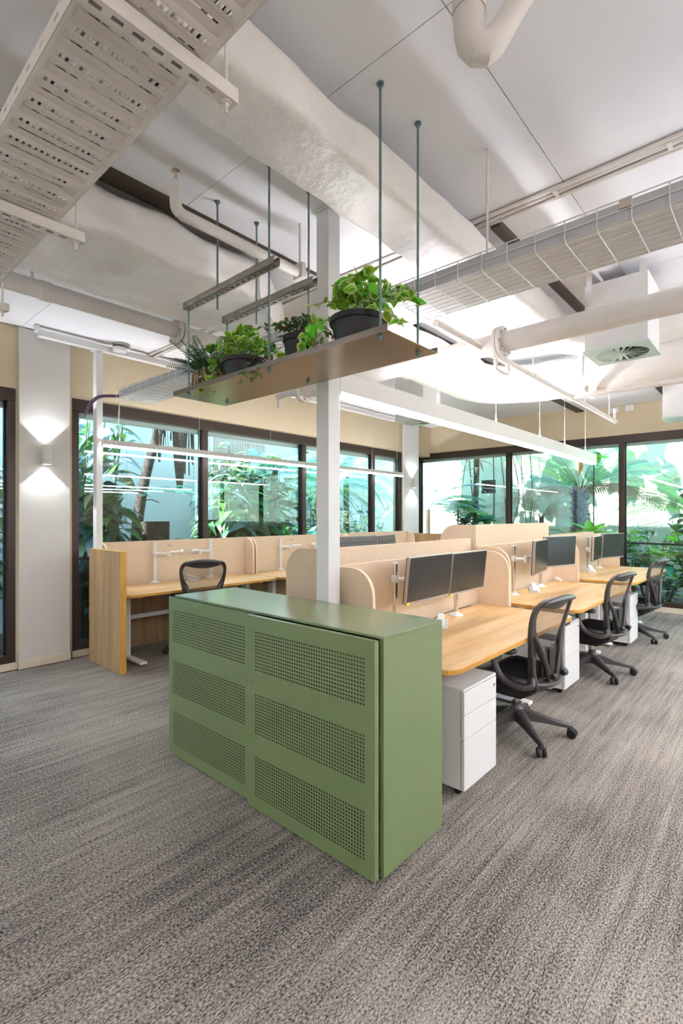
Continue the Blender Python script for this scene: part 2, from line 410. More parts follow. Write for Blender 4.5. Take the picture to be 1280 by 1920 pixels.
# left wall (Y = 5.632) with two windows; pilaster; right wall (X = 9.12)
wl = bmesh.new()
bx(wl, XL, 9.3, YF, YF + .2, 2.744, 3.42)          # above the windows
bx(wl, XL, -2.6, YF, YF + .2, 0, 2.744)
bx(wl, 1.515, 2.033, YF, YF + .2, 0, 2.744)
bx(wl, 8.06, 8.62, YF, YF + .2, 0, 2.744)
bx(wl, -2.6, 8.06, YF + .0, YF + .14, 0, 0.072)
struct('wall_left', wl, M['wall'], smooth=None)
struct('trim_2', B(1.535, 2.000, 5.594, YF, 0, 3.35), M['wall_light'], bevel=.004)
struct('baseboard_left', B(1.530, 2.005, 5.586, 5.594, 0, 0.075), M['skirt'])
struct('baseboard_far_left', B(-2.6, 1.53, 5.622, 5.632, 0, .07), M['skirt'])
struct('trim_3', B(8.06, 8.60, 5.575, YF, 0, 3.35), M['white'], bevel=.02)
# recess behind the corner pilaster
struct('wall_corner', B(8.62, XR + .2, 5.95, 6.1, 0, 3.42), M['wall_light'], smooth=None)
struct('trim_4', B(8.60, 8.64, YF, 5.95, 0, 3.36), M['wall_light'], smooth=None)
wr = bmesh.new()
bx(wr, XR, XR + .2, YN, 6.1, 2.82, 3.42)
bx(wr, XR, XR + .2, YN, -3.6, 0, 2.82)
bx(wr, XR, XR + .14, -3.6, 5.95, 0, 0.085)
struct('wall_right', wr, M['wall'], smooth=None)
struct('baseboard_right', B(XR - .008, XR, -3.6, 5.9, 0, .08), M['skirt'])
struct('wall_back', B(XL - .2, XL, YN, YF + .2, 0, 3.42), M['wall'], smooth=None)
struct('wall_near', B(XL, XR + .2, YN - .2, YN, 0, 3.42), M['wall'], smooth=None)

def window(name, x0, x1, z0, z1, mull, axis, plane, transoms, depth=.10, fr=.085):
    """axis 'X': runs along X in the plane Y=plane; axis 'Y': along Y in the plane X=plane (outward = +)"""
    o = bpy.data.objects.new(name, None); COL.objects.link(o); setp(o, kind='structure')
    o.location = ((x0+x1)/2, plane, z0) if axis == 'X' else (plane, (x0+x1)/2, z0)
    def b(a0, a1, p0, p1, c0, c1): return B(a0, a1, plane+p0, plane+p1, c0, c1) if axis == 'X' else B(plane+p0, plane+p1, a0, a1, c0, c1)
    obj('head_frame', b(x0, x1, -.012, depth, z1-.125, z1), M['bronze'], o, bevel=.003)
    obj('sill_frame', b(x0, x1, -.006, depth, z0, z0+.07), M['bronze'], o, bevel=.003)
    edges = [x0] + list(mull) + [x1]
    for i, e in enumerate(edges):
        if i in (0, len(edges)-1):
            a0, a1 = (e, e+fr*.8) if i == 0 else (e-fr*.8, e)
        else: a0, a1 = e-fr*.45, e+fr*.45
        obj('mullion' if 0 < i < len(edges)-1 else 'jamb', b(a0, a1, -.004, depth, z0+.07, z1-.125), M['bronze'], o, bevel=.003)
        obj('gasket', b(a0-.018, a1+.018, .055, .085, z0+.07, z1-.125), M['dark'], o)
    obj('soffit_strip', b(x0, x1, .10, .19, z1-.17, z1-.11), M['wall_light'], o)
    for i, (a, c) in enumerate(zip(edges, edges[1:])):
        obj('pane', b(a+fr*.3, c-fr*.3, .068, .069, z0+.06, z1-.12), M['glass'], o, smooth=None)
        if i in transoms: obj('transom', b(a+fr*.4, c-fr*.4, .03, .085, transoms[i]-.014, transoms[i]+.014), M['dark'], o)
    return o
window('window_1', -2.6, 1.515, .072, 2.744, (-.55,), 'X', YF, {0: 1.04, 1: 1.04})
window('window_2', 2.033, 8.06, .072, 2.744, (3.652, 5.43, 7.178), 'X', YF, {0: 1.04, 1: 1.04, 2: 1.04})
window('window_3', -3.6, 5.95, .085, 2.82, (-1.8, .1, 2.02, 3.94), 'Y', XR, {0: 1.06, 1: 1.06, 2: 1.06})

# ------------------------------------------------------------------ steel posts
def post(loc, w, d, h, label, z0=0):
    t = thing('steel_post', label, 'post', loc)
    x, y = loc[0], loc[1]
    obj('shaft', B(x, x+w, y, y+d, z0, h), M['white_steel'], t, bevel=.004)
    obj('base_plate', B(x-.03, x+w+.03, y-.03, y+d+.03, 0, .01), M['white_steel'], t, bevel=.002)
    obj('head_plate', B(x-.02, x+w+.02, y-.02, y+d+.02, h, h+.006), M['white_steel'], t)
    return t
post((2.108, 1.985, 0), .10, .10, 3.29, 'white square steel column rising behind the green cabinet')
post((2.195, 5.415, 0), .065, .09, 3.25, 'slim white post beside the wall lamp, behind the oak end panel')
rt = thing('ceiling_rail', 'white square rail under the ceiling along the left window wall', 'rail', (1.66, 5.42, 3.26))
obj('rail', B(1.66, 8.0, 5.425, 5.495, 3.256, 3.32), M['white_steel'], rt, bevel=.003)
obj('end_bracket', B(1.635, 1.665, 5.415, 5.505, 3.30, 3.355), M['white_steel'], rt)
for x in (3.5, 5.2, 6.9): obj('hanger', B(x, x+.03, 5.44, 5.48, 3.32, 3.358), M['white_steel'], rt)

# ------------------------------------------------------------------ green cabinet with perforated sliding doors
cab = thing('sliding_door_cabinet', 'sage green steel cabinet with two perforated sliding doors', 'cabinet', (1.87, 2.06, 0))
CX0, CX1, CY0, CY1, CH = 1.640, 2.102, 1.234, 2.872, 1.003
c = bmesh.new()
bx(c, CX0, CX1, CY0, CY0+.02, 0.012, CH-.012); bx(c, CX0, CX1, CY1-.02, CY1, .012, CH-.012); bx(c, CX1-.015, CX1, CY0+.02, CY1-.02, .012, CH-.012)
bx(c, CX0+.02, CX1, CY0+.02, CY1-.02, .03, .05); bx(c, CX0+.03, CX1, CY0+.02, CY1-.02, .50, .52)
obj('carcass', c, M['green'], cab, smooth=None)
obj('top_panel', B(CX0, CX1, CY0, CY1, CH-.012, CH), M['green'], cab, bevel=.0015)
obj('plinth', B(CX0+.02, CX1-.01, CY0+.01, CY1-.02, 0, .012), M['black'], cab)
def perf_door(y0, y1, xf, th, cols, parent):
    """door: front sheet with real round holes in three bands, dark sheet standing for the shade inside, four returns"""
    z0, z1 = 0.012, CH - .013
    bands = [(.076, .283), (.392, .60), (.712, .918)]
    ya, yb = cols; p = .0159
    n = int((yb - ya) / p); pY = (yb - ya) / n
    bm = bmesh.new()
    def quad(a0, a1, c0, c1): 
        v = [bm.verts.new((xf, y, z)) for y, z in ((a0, c0), (a0, c1), (a1, c1), (a1, c0))]; bm.faces.new(v)
    quad(y0, ya, z0, z1); quad(yb, y1, z0, z1)
    zz = z0
    for b0, b1 in bands:
        quad(ya, yb, zz, b0)
        m_ = int((b1 - b0) / p); pz = (b1 - b0) / m_
        for i in range(n):
            for j in range(m_):
                cy, cz = ya + (i+.5)*pY, b0 + (j+.5)*pz
                out, inn = [], []
                for k in range(8):
                    a = k * pi / 4
                    ox, oz = (1 if abs(cos(a)) > .5 else 0) * (1 if cos(a) > 0 else -1), (1 if abs(sin(a)) > .5 else 0) * (1 if sin(a) > 0 else -1)
                    out.append(bm.verts.new((xf, cy + ox*pY/2, cz + oz*pz/2))); inn.append(bm.verts.new((xf, cy + cos(a)*.0051, cz + sin(a)*.0051)))
                for k in range(8): bm.faces.new((out[k], inn[k], inn[(k+1) % 8], out[(k+1) % 8]))
        zz = b1
    quad(ya, yb, zz, z1)
    bmesh.ops.remove_doubles(bm, verts=bm.verts[:], dist=1e-5)
    # returns
    bx(bm, xf+.0005, xf+th, y0, y0+.002, z0, z1); bx(bm, xf+.0005, xf+th, y1-.002, y1, z0, z1)
    bx(bm, xf+.0005, xf+th, y0, y1, z0, z0+.002); bx(bm, xf+.0005, xf+th, y0, y1, z1-.002, z1)
    d = obj('door', bm, M['green'], parent, smooth=None)
    obj('shade_sheet', B(xf+.008, xf+.010, y0+.003, y1-.003, z0+.003, z1-.003), M['green_dark'], d, smooth=None)  # dark sheet stands in for the shaded inside seen through the holes
    return d
dr = perf_door(1.247, 2.083, 1.597, .026, (1.297, 2.018), cab)
perf_door(2.060, 2.915, 1.625, .012, (2.135, 2.866), cab)
lk = bmesh.new(); tube(lk, [(1.5925, 2.055, .657), (1.602, 2.055, .657)], .009, 16); obj('lock', lk, M['chrome'], dr)

# ------------------------------------------------------------------ desks, felt screens, pedestals, monitors, arms, phones
def desk(name, x0, x1, yf, yb, z, face, label, group, foot=True, legs=(0.18, -0.18)):
    """face=-1: user sits on the -Y side (yf < yb)"""
    t = thing('standing_desk', label, 'desk', ((x0+x1)/2, (yf+yb)/2, 0), 0, group)
    lo, hi = min(yf, yb), max(yf, yb)
    rc = (1, 1, 0, 0) if face == -1 else (0, 0, 1, 1)
    P = rrect(x0, x1, lo, hi, .11, 8, rc)
    obj('desktop', prism(bmesh.new(), P, z-.003, z), M['oak'], t, smooth=60)
    obj('edge_band', prism(bmesh.new(), P, z-.027, z-.003), M['oak_edge'], t, smooth=60)
    ff = .03 if foot else .27
    xa, xb = x0 + .20, x1 - .20; ym = (lo+hi)/2 + .05*(-face)
    for x in (xa, xb):
        l = obj('leg', B(x-.03, x+.03, ym-.045, ym+.045, .035, z-.10), M['white_steel'], t, bevel=.004)
        obj('inner_column', B(x-.024, x+.024, ym-.038, ym+.038, z-.32, z-.05), M['white_steel'], l)
        obj('foot', B(x-.038, x+.038, lo+ff, hi-.08, 0.012, .04), M['white_steel'], l, bevel=.008)
        for yy in (lo+ff+.04, hi-.12): fp = bmesh.new(); lathe(fp, [(.02, 0), (.02, .012)], 12, (x, yy, 0)); obj('glide', fp, M['rubber'], l)
        obj('top_arm', B(x-.02, x+.02, lo+.10, hi-.10, z-.05, z-.028), M['white_steel'], t)
    obj('crossbar', B(xa, xb, ym-.02, ym+.02, z-.09, z-.03), M['white_steel'], t, bevel=.003)
    obj('controller', B(x1-.22, x1-.12, yf+.012*(-face)-.012, yf+.012*(-face)+.05, z-.048, z-.028), M['black'], t, bevel=.003)
    return t

def screen(x0, x1, yb, yfront, z0, z1, label, group, th=.022, clip=True, wings=(1, 1)):
    """felt screen: back sheet at Y=yb, side wings running to Y=yfront with a rounded top front corner"""
    t = thing('felt_desk_screen', label, 'screen', ((x0+x1)/2, yb, z0), 0, group)
    s = 1 if yfront > yb else -1; r = .16
    obj('back_sheet', B(x0, x1, yb - th/2, yb + th/2, z0, z1), M['felt'], t, bevel=.003)
    obj('top_edge', B(x0, x1, yb - th/2 - .0005, yb + th/2 + .0005, z1, z1+.003), M['felt_edge'], t)
    for k, x in enumerate((x0, x1 - th)):
        if not wings[k]: continue
        ya = yb + s * th/2; yc = yfront - s * r
        P = [(ya, z0), (yfront, z0)] + [(yc + s*r*cos(a*pi/16), z1 - r + r*sin(a*pi/16)) for a in range(9)] + [(ya, z1)]
        w = obj('side_wing', prism(bmesh.new(), P, x, x+th, 'X'), M['felt'], t, smooth=30)
        e = bmesh.new(); q = P[1:]
        for (a, b_), (c_, d_) in zip(q, q[1:]):
            vv = [e.verts.new((xx, yy, zz)) for xx, yy, zz in ((x-.0006, a + s*.0006, b_+.0006), (x+th+.0006, a + s*.0006, b_+.0006), (x+th+.0006, c_ + s*.0006, d_+.0006), (x-.0006, c_ + s*.0006, d_+.0006))]
            e.faces.new(vv)
        obj('wing_edge', e, M['felt_edge'], w, smooth=60)
    if clip:
        xm = x0 + (x1-x0)*.40
        obj('clip_plate', B(xm, xm+.06, yb + s*th/2 - .001, yb + s*(th/2) + .002 if s > 0 else yb - th/2 + .001, z1-.075, z1-.05) if s > 0 else B(xm, xm+.06, yb-th/2-.002, yb-th/2+.001, z1-.075, z1-.05), M['bezel'], t)
    return t

GD, GS = 'standing desks of the right-hand row', 'felt screens of the right-hand row'
A = [(2.20, 4.12, .725), (4.21, 6.07, .745), (6.15, 8.12, .770)]
for (x0, x1, z), lb in zip(A, ('oak topped desk nearest the green cabinet', 'middle oak topped desk of the right-hand row', 'farthest oak topped desk of the right-hand row, by the garden window')):
    desk('a', x0, x1, 1.234, 2.035, z, -1, lb, GD, foot=False)
screen(2.255, 4.150, 2.075, 1.775, .60, 1.190, 'low felt screen with rounded wings around the nearest right-hand desk', GS)
screen(4.185, 6.110, 2.085, 1.790, .62, 1.226, 'felt screen with rounded wings around the middle right-hand desk', GS)
screen(6.145, 8.150, 2.085, 1.830, .64, 1.240, 'felt screen around the farthest right-hand desk, by the garden window', GS)
GDB = 'standing desks of the middle row'
desk('b', 2.25, 4.18, 3.06, 2.26, .83, 1, 'raised oak desk behind the nearest right-hand desk, facing the left wall', GDB)
desk('b', 4.30, 6.22, 3.06, 2.26, .95, 1, 'highest raised oak desk in the middle row, behind the tall felt screen', GDB)
desk('b', 6.30, 8.15, 3.06, 2.26, .78, 1, 'far oak desk of the middle row beside the garden window', GDB)
GSB = 'felt screens of the middle row'
screen(2.26, 4.225, 2.19, 2.52, .72, 1.290, 'long straight felt screen standing just behind the nearest low screen', GSB, clip=False)
screen(4.33, 6.245, 2.19, 2.56, .84, 1.415, 'tallest felt screen, on the raised desk in front of the right garden window', GSB, clip=False)
screen(6.30, 8.15, 2.19, 2.50, .68, 1.262, 'far felt screen of the middle row with its rounded top just showing', GSB, clip=False)
# row along the left window wall
GDC, GSC = 'standing desks along the left window wall', 'felt screens along the left window wall'
for i, lb in enumerate(('oak desk beside the oak end panel at the left window', 'second oak desk along the left window, past the task chair', 'farthest oak desk along the left window')):
    x0 = 2.20 + i * 1.99
    desk('c', x0, x0 + 1.95, 4.755, 5.50, .725 - .004*i, -1, lb, GDC)
for (x0, x1), lb in zip(((2.28, 4.235), (4.262, 6.19), (6.215, 8.12)), ('felt screen under the left window, beside the oak end panel', 'second felt screen under the left window, past the task chair', 'last felt screen under the left window with rounded right end')):
    screen(x0, x1, 5.545, 5.36, .60, 1.208, lb, GSC)
def end_panel(x0, x1, y0, y1, h, label):
    t = thing('end_panel', label, 'panel', ((x0+x1)/2, (y0+y1)/2, 0))
    obj('board', B(x0+.0015, x1-.0015, y0+.002, y1, 0.002, h), M['oak_v'], t, smooth=None)
    obj('edge_strip', B(x0, x1, y0, y0+.002, 0.002, h), M['oak_vedge'], t, smooth=None)
    obj('top_strip', B(x0, x1, y0, y1, h, h+.002), M['oak_vedge'], t, smooth=None)
    obj('inner_face', B(x1-.0015, x1, y0, y1, .002, h), M['oak_vedge'], t, smooth=None)
    obj('glide', B(x0+.01, x1-.01, y0+.05, y1-.05, 0, .002), M['rubber'], t)
end_panel(2.118, 2.178, 4.69, 5.41, 1.160, 'tall oak end panel standing on the carpet at the left desk row')
end_panel(8.20, 8.26, 4.70, 5.52, 1.165, 'far oak end panel beside the corner pilaster')
for x0, lb in ((2.2, 'oak modesty board under the desk nearest the oak end panel'), (4.19, 'oak modesty board under the second desk at the left window'), (6.18, 'oak modesty board under the farthest desk at the left window')):
    o = obj('modesty_board', B(x0, x0+1.95, 5.575, 5.60, 0.0, .70), M['oak_v'], None); setp(o, lb, 'board', 'modesty boards at the left window')
ct = thing('cable_channel', 'white horizontal channel under the desk beside the oak end panel', 'channel', (3.1, 5.3, .40)); 
obj('channel', B(2.35, 4.0, 5.28, 5.32, .385, .43), M['white_steel'], ct, bevel=.003); obj('drop_bracket', B(2.36, 2.40, 5.27, 5.33, .0, .385), M['white_steel'], ct)
obj('drop_bracket', B(3.95, 3.99, 5.27, 5.33, .0, .385), M['white_steel'], ct)

def pedestal(x0, y0, label, w=.39, d=.55, z0=.045, z1=.585):
    t = thing('mobile_pedestal', label, 'drawer unit', (x0+w/2, y0+d/2, 0), 0, 'white mobile pedestals')
    x1, y1 = x0+w, y0+d
    obj('body', B(x0+.004, x1-.004, y0+.022, y1, z0, z1-.014), M['white'], t, bevel=.003)
    obj('top', B(x0, x1, y0+.002, y1, z1-.014, z1), M['white'], t, bevel=.002)
    hs = [z0, z0+(z1-z0)*.50, z0+(z1-z0)*.74, z1-.016]
    for i, (a, b) in enumerate(zip(hs, hs[1:])):
        d_ = obj('drawer', B(x0+.003, x1-.003, y0, y0+.018, a+.0015, b-.0015), M['white'], t, bevel=.0015)
        obj('finger_pull', B(x0+.004, x0+.016, y0+.018, y0+.024, a+.01, b-.01), M['bezel'], d_)
        if i == 2: tb = bmesh.new(); tube(tb, [(x1-.035, y0-.004, b-.045), (x1-.035, y0+.004, b-.045)], .009, 14); obj('lock', tb, M['chrome'], d_)
    for x in (x0+.05, x1-.05):
        for y in (y0+.06, y1-.06):
            c_ = bmesh.new(); tube(c_, [(x-.012, y, .022), (x+.012, y, .022)], .022, 14); cs = obj('caster', c_, M['rubber'], t)
            obj('caster_fork', B(x-.008, x+.008, y-.012, y+.012, .034, z0), M['black'], cs)
pedestal(2.385, 1.268, 'white mobile drawer unit right beside the green cabinet')
pedestal(4.345, 1.385, 'white mobile drawer unit behind the nearest task chair')
pedestal(6.42, 1.335, 'white mobile drawer unit behind the second task chair from the cabinet')
pedestal(3.30, 5.0, 'white mobile drawer unit under the left window desk', z1=.56)

def monitor(c, yaw, tilt, w=.53, h=.30, label='', back=False, sticker=False, group='monitors', arm_from=None, roll=0):
    """screen faces local -Y, then yawed/tilted"""
    t = thing('monitor', label, 'monitor', c, 0, group)
    t.rotation_euler = (radians(tilt), radians(roll), radians(yaw))
    def part(n, bm, m, **k): return obj(n, bm, m, t, world=False, **k)
    part('housing', B(-w/2, w/2, -.010, .012, -h/2, h/2), M['bezel'], bevel=.002)
    part('back_shell', B(-w/2+.002, w/2-.002, .010, .022, -h/2+.002, h/2-.002), M['mon_back'], bevel=.008)
    part('display', B(-w/2+.005, w/2-.005, -.0115, -.010, -h/2+.016, h/2-.005), M['screen'], smooth=None)
    part('vent_slot', B(-w/2+.01, w/2-.01, .0215, .0228, h/2-.055, h/2-.049), M['rubber'])
    part('mount_plate', B(-.05, .05, .020, .036, -.05, .05), M['white_steel'], bevel=.003)
    if sticker: part('sticker', B(-w/2+.004, -w/2+.034, -.0125, -.0115, -h/2-.004, -h/2+.014), M['yellow'], smooth=None, label='small yellow sticker')
    return t

def arm(x, y, z, h, tip, label, group='monitor arms', chrome=True):
    """pole on the desk with a two-link arm reaching to tip (x, y, z)"""
    t = thing('monitor_stand', label, 'monitor stand', (x, y, z), 0, group)
    pm = M['chrome'] if chrome else M['white_steel']
    lb = bmesh.new(); lathe(lb, [(.055, 0), (.055, .006), (.03, .016), (.021, .03)], 24, (x, y, z)); obj('base', lb, M['white'], t)
    lb = bmesh.new(); lathe(lb, [(.0165, .02), (.0165, h-.012), (.0165, h-.012)], 20, (x, y, z)); obj('pole', lb, pm, t)
    lb = bmesh.new(); lathe(lb, [(.018, h-.012), (.018, h-.003), (.014, h)], 20, (x, y, z)); obj('cap', lb, M['white'], t)
    zt = tip[2]
    lb = bmesh.new(); lathe(lb, [(.024, -.025), (.026, -.02), (.026, .02), (.024, .025)], 20, (x, y, zt)); obj('collar', lb, M['white'], t)
    el = Vector(((x+tip[0])/2 + (tip[1]-y)*.35, (y+tip[1])/2 - (tip[0]-x)*.12 - .02, zt))
    lb = bmesh.new(); tube(lb, [(x, y, zt), el], .014, 10); l = obj('lower_link', lb, M['white'], t)
    lb = bmesh.new(); lathe(lb, [(.022, -.03), (.022, .035)], 16, (el.x, el.y, zt)); obj('joint', lb, M['white'], l)
    lb = bmesh.new(); tube(lb, [(el.x, el.y, zt+.015), (tip[0], tip[1], zt+.015)], .013, 10); u = obj('upper_link', lb, M['white'], t)
    lb = bmesh.new(); tube(lb, [(tip[0]-.02, tip[1], zt+.015), (tip[0]+.02, tip[1], zt+.015)], .022, 14); obj('tilt_head', lb, M['white'], u)
    return t

GA = 'monitor arms on the right-hand desks'; GM = 'monitors on the right-hand desks'
arm(2.72, 1.95, .725, .465, (2.86, 1.84, 1.08), 'polished monitor pole at the left end of the nearest desk', GA)
arm(3.50, 1.93, .725, .40, (3.43, 1.84, 1.07), 'monitor pole behind the two dark monitors on the nearest desk', GA)
monitor((2.885, 1.79, 1.087), 0, 6, .53, .305, 'dark monitor nearest the green cabinet, left of a tilted pair', sticker=True, group=GM)
monitor((3.43, 1.79, 1.082), 0, 6, .53, .305, 'right-hand one of the tilted pair on the nearest desk', sticker=True, group=GM)
arm(4.65, 1.95, .745, .475, (4.80, 1.80, 1.09), 'polished pole with white jointed arm on the middle desk, left', GA)
arm(5.40, 1.97, .745, .42, (5.36, 1.82, 1.09), 'polished pole behind the middle desk monitors', GA)
monitor((4.78, 1.745, 1.115), 8, 2, .53, .315, 'dark monitor turned side-on on the middle desk', group=GM)
monitor((5.33, 1.75, 1.135), -15, 3, .53, .315, 'square-on dark monitor on the middle desk', sticker=True, group=GM)
arm(7.10, 1.97, .770, .46, (6.92, 1.85, 1.06), 'pole with white arm on the farthest right-hand desk', GA)
arm(7.62, 1.97, .770, .40, (7.50, 1.81, 1.07), 'short pole behind the monitor beside the window mullion', GA)
monitor((6.87, 1.80, 1.09), 5, 2, .53, .31, 'teal reflecting monitor turned side-on on the farthest desk', group=GM)
monitor((7.47, 1.76, 1.10), -14, 3, .56, .33, 'teal reflecting monitor beside the garden window mullion', group=GM)
# middle row: monitors seen from behind
arm(3.0, 2.42, .83, .42, (2.98, 2.50, 1.15), 'monitor pole on the raised desk behind the long felt screen', 'monitor arms of the middle row')
monitor((2.965, 2.56, 1.185), 180, 6, .66, .31, 'wide monitor seen from behind above the long felt screen', group='monitors seen from behind')
monitor((3.50, 2.60, 1.18), 196, 6, .40, .31, 'smaller grey-blue monitor seen from behind, right of the wide one', group='monitors seen from behind')
GC = 'bare white monitor arms at the left window'
arm(2.875, 5.47, .725, .47, (3.17, 5.40, 1.06), 'bare white monitor arm nearest the oak end panel', GC, chrome=False)
arm(3.62, 5.47, .725, .47, (3.33, 5.40, 1.06), 'bare white monitor arm behind the left task chair', GC, chrome=False)
arm(4.80, 5.47, .721, .46, (5.10, 5.40, 1.05), 'bare white monitor arm on the second left window desk', GC, chrome=False)
arm(5.65, 5.47, .721, .46, (5.38, 5.40, 1.05), 'bare white monitor arm just left of the steel column', GC, chrome=False)

def phone(x, y, z, rz, label, s=1.0):
    t = thing('desk_phone', label, 'phone', (x, y, z), rz, 'white desk phones')
    P = [(-.07*s, 0), (.07*s, 0), (.07*s, .045*s), (.05*s, .045*s), (-.07*s, .012)]
    obj('base', prism(bmesh.new(), P, -.045*s, .045*s, 'X'), M['white'], t, world=False, bevel=.003)
    m_ = Matrix.Translation((.0, .0, .050*s)) @ Matrix.Rotation(radians(20), 4, 'X')
    obj('handset', B(-.024, .024, -.085*s, .075*s, -.011, .011, mtx=m_), M['white'], t, world=False, bevel=.007)
    obj('keypad', B(-.036*s, -.028*s, -.03, .03, .03, .032), M['bezel'], t, world=False)
phone(3.05, 1.80, .725, radians(-62), 'white desk phone on the nearest desk at the cabinet corner')
phone(4.96, 1.87, .745, radians(-62), 'white desk phone between the poles on the middle desk')
phone(6.98, 1.90, .770, radians(-62), 'small white desk phone on the farthest right-hand desk')
phone(3.26, 5.30, .725, radians(70), 'white desk phone left of the task chair at the left window')
phone(5.98, 1.98, .745, radians(-20), 'small white dock at the back of the middle desk', .5)
for (pts, lb) in ((((3.25, 1.98, .728), (3.36, 2.00, .731), (3.45, 2.02, .728), (3.62, 2.035, .728), (3.95, 2.035, .728)), 'black cable along the back edge of the nearest desk'),
                  (((7.2, 1.99, .773), (7.28, 2.02, .778), (7.45, 2.03, .773)), 'short black cable at the back of the farthest desk'),
                  (((5.02, 1.95, .748), (5.2, 2.02, .752), (5.5, 2.03, .748)), 'black cable behind the phone on the middle desk')):
    o = obj('cable', T(catmull(pts, 5), .0035, 6), M['rubber']); setp(o, lb, 'cable')

# ------------------------------------------------------------------ task chairs (local front = +Y, sitter faces +Y)
def chair_surf(x, z, off=0.0):
    """depth of the backrest as a function of height and sideways position"""
    t = (z - .44) / .53
    return -.205 - .03*t - .075*t**2.0 - .05*max(0, t-.8)*4*max(0, t-.8) + .55*x*x + off
def make_chair(legrot, label):
    t = thing('task_chair', label, 'chair', (0, 0, 0), 0, 'black mesh task chairs')
    def part(n, bm, m, p=None, **k): return obj(n, bm, m, p or t, world=False, **k)
    for k in range(5):
        a = legrot + k * 2*pi/5; d = Vector((cos(a), sin(a), 0)); n_ = Vector((-sin(a), cos(a), 0))
        bm = bmesh.new(); rings = []
        for s_, (r, w, zt, zb) in enumerate(((.025, .034, .178, .100), (.09, .030, .166, .098), (.20, .023, .128, .086), (.30, .018, .100, .070), (.345, .016, .093, .068), (.362, .010, .086, .070))):
            rings.append([bm.verts.new(d*r + n_*o_ + Vector((0, 0, zz))) for o_, zz in ((-w, zb), (-w, zt-.008), (-w*.5, zt), (w*.5, zt), (w, zt-.008), (w, zb))])
        for p_, q_ in zip(rings, rings[1:]):
            for i in range(6): bm.faces.new((p_[i], p_[(i+1) % 6], q_[(i+1) % 6], q_[i]))
        bm.faces.new(rings[0]); bm.faces.new(list(reversed(rings[-1]))); bmesh.ops.recalc_face_normals(bm, faces=bm.faces[:])
        leg = part('leg', bm, M['graphite'])
        cp = d * .345; rot = random.uniform(-.6, .6); ax = Vector((cos(a+pi/2+rot), sin(a+pi/2+rot), 0)); off = Vector((cos(a+rot), sin(a+rot), 0)) * .012
        cb = bmesh.new()
        for sd in (-1, 1):
            c0 = cp + off + ax*sd*.009 + Vector((0, 0, .030))
            tube(cb, [c0, c0+ax*sd*.005, c0+ax*sd*.017, c0+ax*sd*.019], [.026, .030, .030, .024], 18)
        cas = part('caster', cb, M['rubber'], leg)
        hood = bmesh.new(); tube(hood, [cp + Vector((0, 0, .045)), cp + Vector((0, 0, .08))], [.022, .012], 12); part('caster_stem', hood, M['black'], leg)
    h = bmesh.new(); lathe(h, [(.045, .095), (.048, .11), (.046, .175), (.034, .19), (.032, .22)], 20); part('hub', h, M['graphite'])
    h = bmesh.new(); lathe(h, [(.019, .19), (.019, .34)], 16); part('gas_lift', h, M['chrome'])
    mech = bmesh.new(); prism(mech, [(-.19, .34), (-.10, .285), (.10, .28), (.19, .33), (.20, .40), (-.20, .395)], -.13, .13, 'X'); part('mechanism', mech, M['black'], bevel=.01)
    kn = bmesh.new(); tube(kn, [(-.12, .08, .335), (-.235, .085, .33), (-.25, .085, .33)], [.007, .007, .012], 8); tube(kn, [(.12, .02, .335), (.245, .02, .33)], .007, 8); part('lever', kn, M['black'])
    # seat: frame ring and sling
    SP = rrect(-.235, .235, -.22, .235, .10, 8)
    def sz(x, y): return .425 + .012*sin((y+.22)/.45*pi)*1 - (.045*((y-.12)/.12)**2 if y > .12 else 0) + .25*x*x
    fr = bmesh.new(); tube(fr, [(x, y, sz(x, y)) for x, y in SP] + [(SP[0][0], SP[0][1], sz(*SP[0]))], .019, 10, cap=False); part('seat_frame', fr, M['graphite'])
    sm = bmesh.new(); n = 10; g = [[None]*(n+1) for _ in range(n+1)]
    for i in range(n+1):
        for j in range(n+1):
            u, v = -1 + 2*i/n, -1 + 2*j/n
            x = .232*u*math.sqrt(1-.18*v*v*v*v); y = .0075 + .225*v*math.sqrt(1-.18*u*u*u*u)
            g[i][j] = sm.verts.new((x, y, sz(x, y) - .012*(1-u*u)*(1-v*v)))
    for i in range(n):
        for j in range(n): sm.faces.new((g[i][j], g[i+1][j], g[i+1][j+1], g[i][j+1]))
    bmesh.ops.solidify(sm, geom=sm.faces[:], thickness=.03)
    part('seat', sm, M['seat'], smooth=60)
    # back frame (one wide band) and its mesh
    O = catmull([(0, .985, 0), (.13, .981, 0), (.205, .962, 0), (.246, .915, 0), (.252, .855, 0), (.235, .77, 0), (.205, .68, 0), (.180, .59, 0), (.172, .50, 0), (.165, .435, 0)], 3)
    I = catmull([(0, .952, 0), (.13, .949, 0), (.174, .936, 0), (.203, .90, 0), (.207, .855, 0), (.184, .78, 0), (.150, .72, 0), (.143, .66, 0), (.138, .58, 0), (.134, .50, 0), (.130, .435, 0)], 3)
    O = catmull([(0, .985, 0), (.13, .981, 0), (.198, .964, 0), (.234, .918, 0), (.240, .855, 0), (.230, .78, 0), (.216, .72, 0), (.200, .66, 0), (.185, .58, 0), (.174, .50, 0), (.165, .435, 0)], 3)
    fb = bmesh.new()
    for s in (-1, 1):
        rings = []
        for o_, i_ in zip(O, I):
            x0, z0, x1, z1 = s*o_.x, o_.y, s*i_.x, i_.y
            th = .014
            rings.append([fb.verts.new((x0, chair_surf(x0, z0) + dz, z0)) for dz in (-th, th)] + [fb.verts.new((x1, chair_surf(x1, z1) + dz, z1)) for dz in (th*.8, -th*.8)])
        for p_, q_ in zip(rings, rings[1:]):
            for i in range(4): fb.faces.new((p_[i], p_[(i+1) % 4], q_[(i+1) % 4], q_[i]))
        fb.faces.new(rings[-1])
